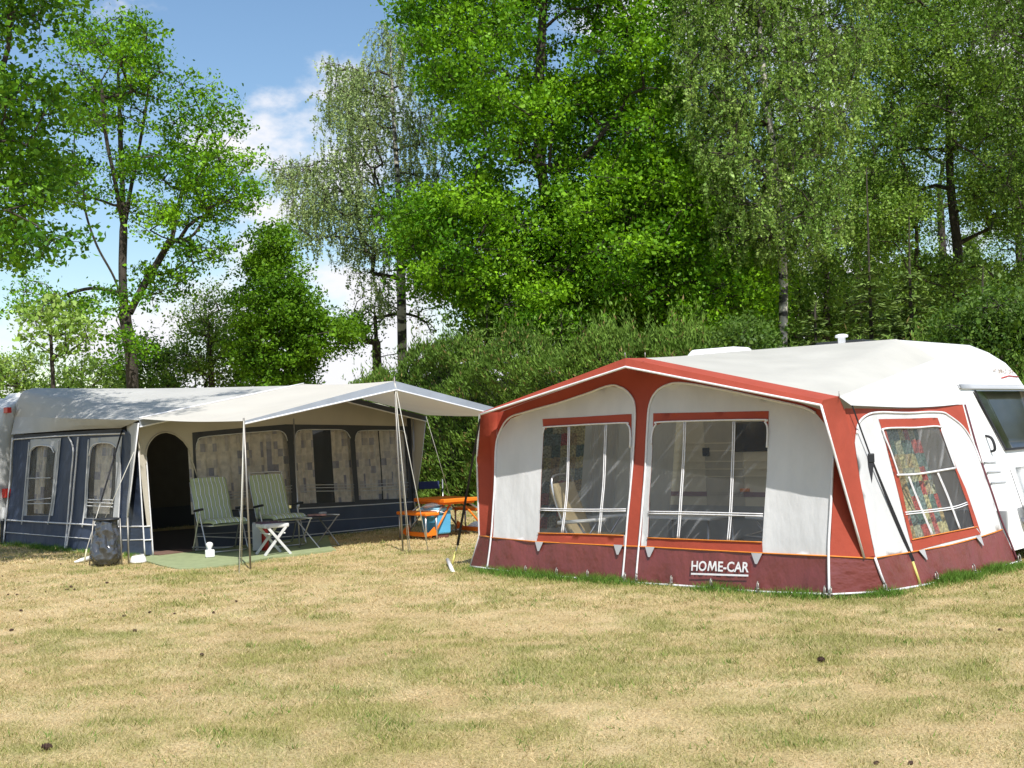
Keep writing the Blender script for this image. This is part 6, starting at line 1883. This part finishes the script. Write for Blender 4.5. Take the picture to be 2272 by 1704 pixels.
spruce('feathery spruce right of the great oak trunk above the hedge', 1250, 700, 28, 150, 690, 207, ((.09, .17, .03), (.20, .30, .06)))

def hedge():
    rng = np.random.default_rng(77)
    p0 = G(1040, 1124); d = Vector((.76, -.65, 0)).normalized(); nrm = Vector((d.y, -d.x, 0)); nrm = nrm if nrm.y < 0 else -nrm
    t0, t1, dep = -4.2, 16.0, 1.7
    root = thing('conifer_hedge', 'tall clipped conifer hedge running behind both tents', 'hedge', p0)
    D, Nn = np.array(d), np.array(nrm)
    hn = VN(9); bn = VN(12)
    def height(t): return 3.15 + .35 * (hn(t * .5 + 30, t * 0 + 3) - .5) + .9 * (hn(t * 1.9 + 30, t * 0 + 8) - .5) + .35 * np.clip((t - 1) / 3, 0, 1) - 1.3 * np.clip((t - 4.5) / 3.5, 0, 1) - .5 * np.clip((-t - 1.5) / 3, 0, 1)
    V = []; T = []
    def face(n, which):
        t = rng.uniform(t0, t1, n); H = height(t)
        if which == 'front':
            z = rng.random(n) * H
            bl = .80 * (bn(t * 1.3 + 50, z * 1.7) - .5) + .50 * (bn(t * 3.5 + 9, z * 4.0 + 3) - .5)
            topround = .35 * np.clip((z - H + .6) / .6, 0, 1) ** 2
            o_ = bl - topround + rng.normal(0, .09, n)
            nr = np.array([0, 0, .55])[None, :] + Nn[None, :] * 1.0
        else:
            q = rng.random(n); z = H + .55 * (bn(t * 2.4 + 5, q * 4) - .5) - .35 * (2 * np.abs(q - .5)) ** 3 + np.abs(rng.normal(0, .10, n)) * (1 + 2.5 * (bn(t * 7, q * 9) > .72))
            o_ = -dep * q
            nr = np.array([0, 0, 1.0])[None, :] + Nn[None, :] * .3
        p = np.array(p0)[None, :] * np.array([1, 1, 0]) + D * t[:, None] + Nn * o_[:, None] + np.array([0, 0, 1.0]) * z[:, None]
        ax = unit(np.array([0, 0, 1.0]) * .8 + nr * .7 + rng.normal(0, .55, (n, 3)))
        bx = unit(np.cross(ax, rng.normal(0, 1, (n, 3)) + Nn * 1.2))
        ln = (.04 + .10 * rng.random(n))[:, None]; wd = (.008 + .014 * rng.random(n))[:, None]
        V.append(np.stack([p - ax * ln * .3, p + bx * wd + ax * ln * .2, p + ax * ln * .9, p - bx * wd + ax * ln * .2], 1))
        c0, c1, c2 = np.array([.055, .115, .016]), np.array([.175, .285, .042]), np.array([.22, .17, .06])
        m_ = np.clip(bn(t * 1.1 + 70, z * 1.3) * .6 + .4 * rng.random(n), 0, 1)[:, None]
        br = ((rng.random(n) < .05) * 1.0)[:, None]
        T.append(((c0 * (1 - m_) + c1 * m_) * (1 - br) + c2 * br) * (1 + .2 * rng.normal(0, 1, (n, 1))))
    face(120000, 'front'); face(70000, 'top')
    quads('foliage', np.concatenate(V), np.clip(np.concatenate(T), .004, 1), NEEDLE, root)
    # added dark core that blocks light through the hedge, coloured as inner shade
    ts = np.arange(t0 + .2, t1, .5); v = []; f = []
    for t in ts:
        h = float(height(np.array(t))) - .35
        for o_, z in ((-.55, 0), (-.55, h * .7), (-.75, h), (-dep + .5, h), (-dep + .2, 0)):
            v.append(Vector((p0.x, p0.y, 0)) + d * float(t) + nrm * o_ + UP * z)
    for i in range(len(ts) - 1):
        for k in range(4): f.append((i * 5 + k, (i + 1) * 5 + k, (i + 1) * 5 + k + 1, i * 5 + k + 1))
    mk('shade_core', v, f, mat('hedge_inner_shade', (.028, .036, .014), .95, var=.5, vscale=4), root, True)
hedge()

# the wood far behind, one mass of leaves
def far_wood():
    rng = np.random.default_rng(300)
    n = 48000
    px_ = rng.uniform(1280, 2500, n)
    n = len(px_)
    y = rng.uniform(48, 60, n); x = (px_ - 1136) / F * y
    hn = VN(5)
    H = np.where(px_ > 1200, 4.2 + 5.0 * hn(px_ * .006 + 3, y * .08) + 2.0 * hn(px_ * .03, y * .2), 1.6 + 1.6 * hn(px_ * .015, y * .1))
    z = H * rng.random(n) ** .7
    P = np.stack([x, y, z], -1)
    # its low continuation to the left, far beyond the caravans
    m2 = 16000
    x2 = rng.uniform(-95, 12, m2); y2 = rng.uniform(72, 86, m2); h2 = 3.2 + 1.6 * hn(x2 * .12 + 9, y2 * .1)
    P = np.concatenate([P, np.stack([x2, y2, h2 * rng.random(m2) ** .7], -1)]); n = len(P)
    V = leaf_faces(P, rng, .38, .26, .4)
    m_ = rng.random((n, 1)); tint = np.array([.075, .13, .03]) * (1 - m_) + np.array([.15, .23, .055]) * m_
    o = quads('distant_wood', V, tint, LEAF, None); tag(o, 'distant mass of green woodland closing the view', 'woodland')
far_wood()
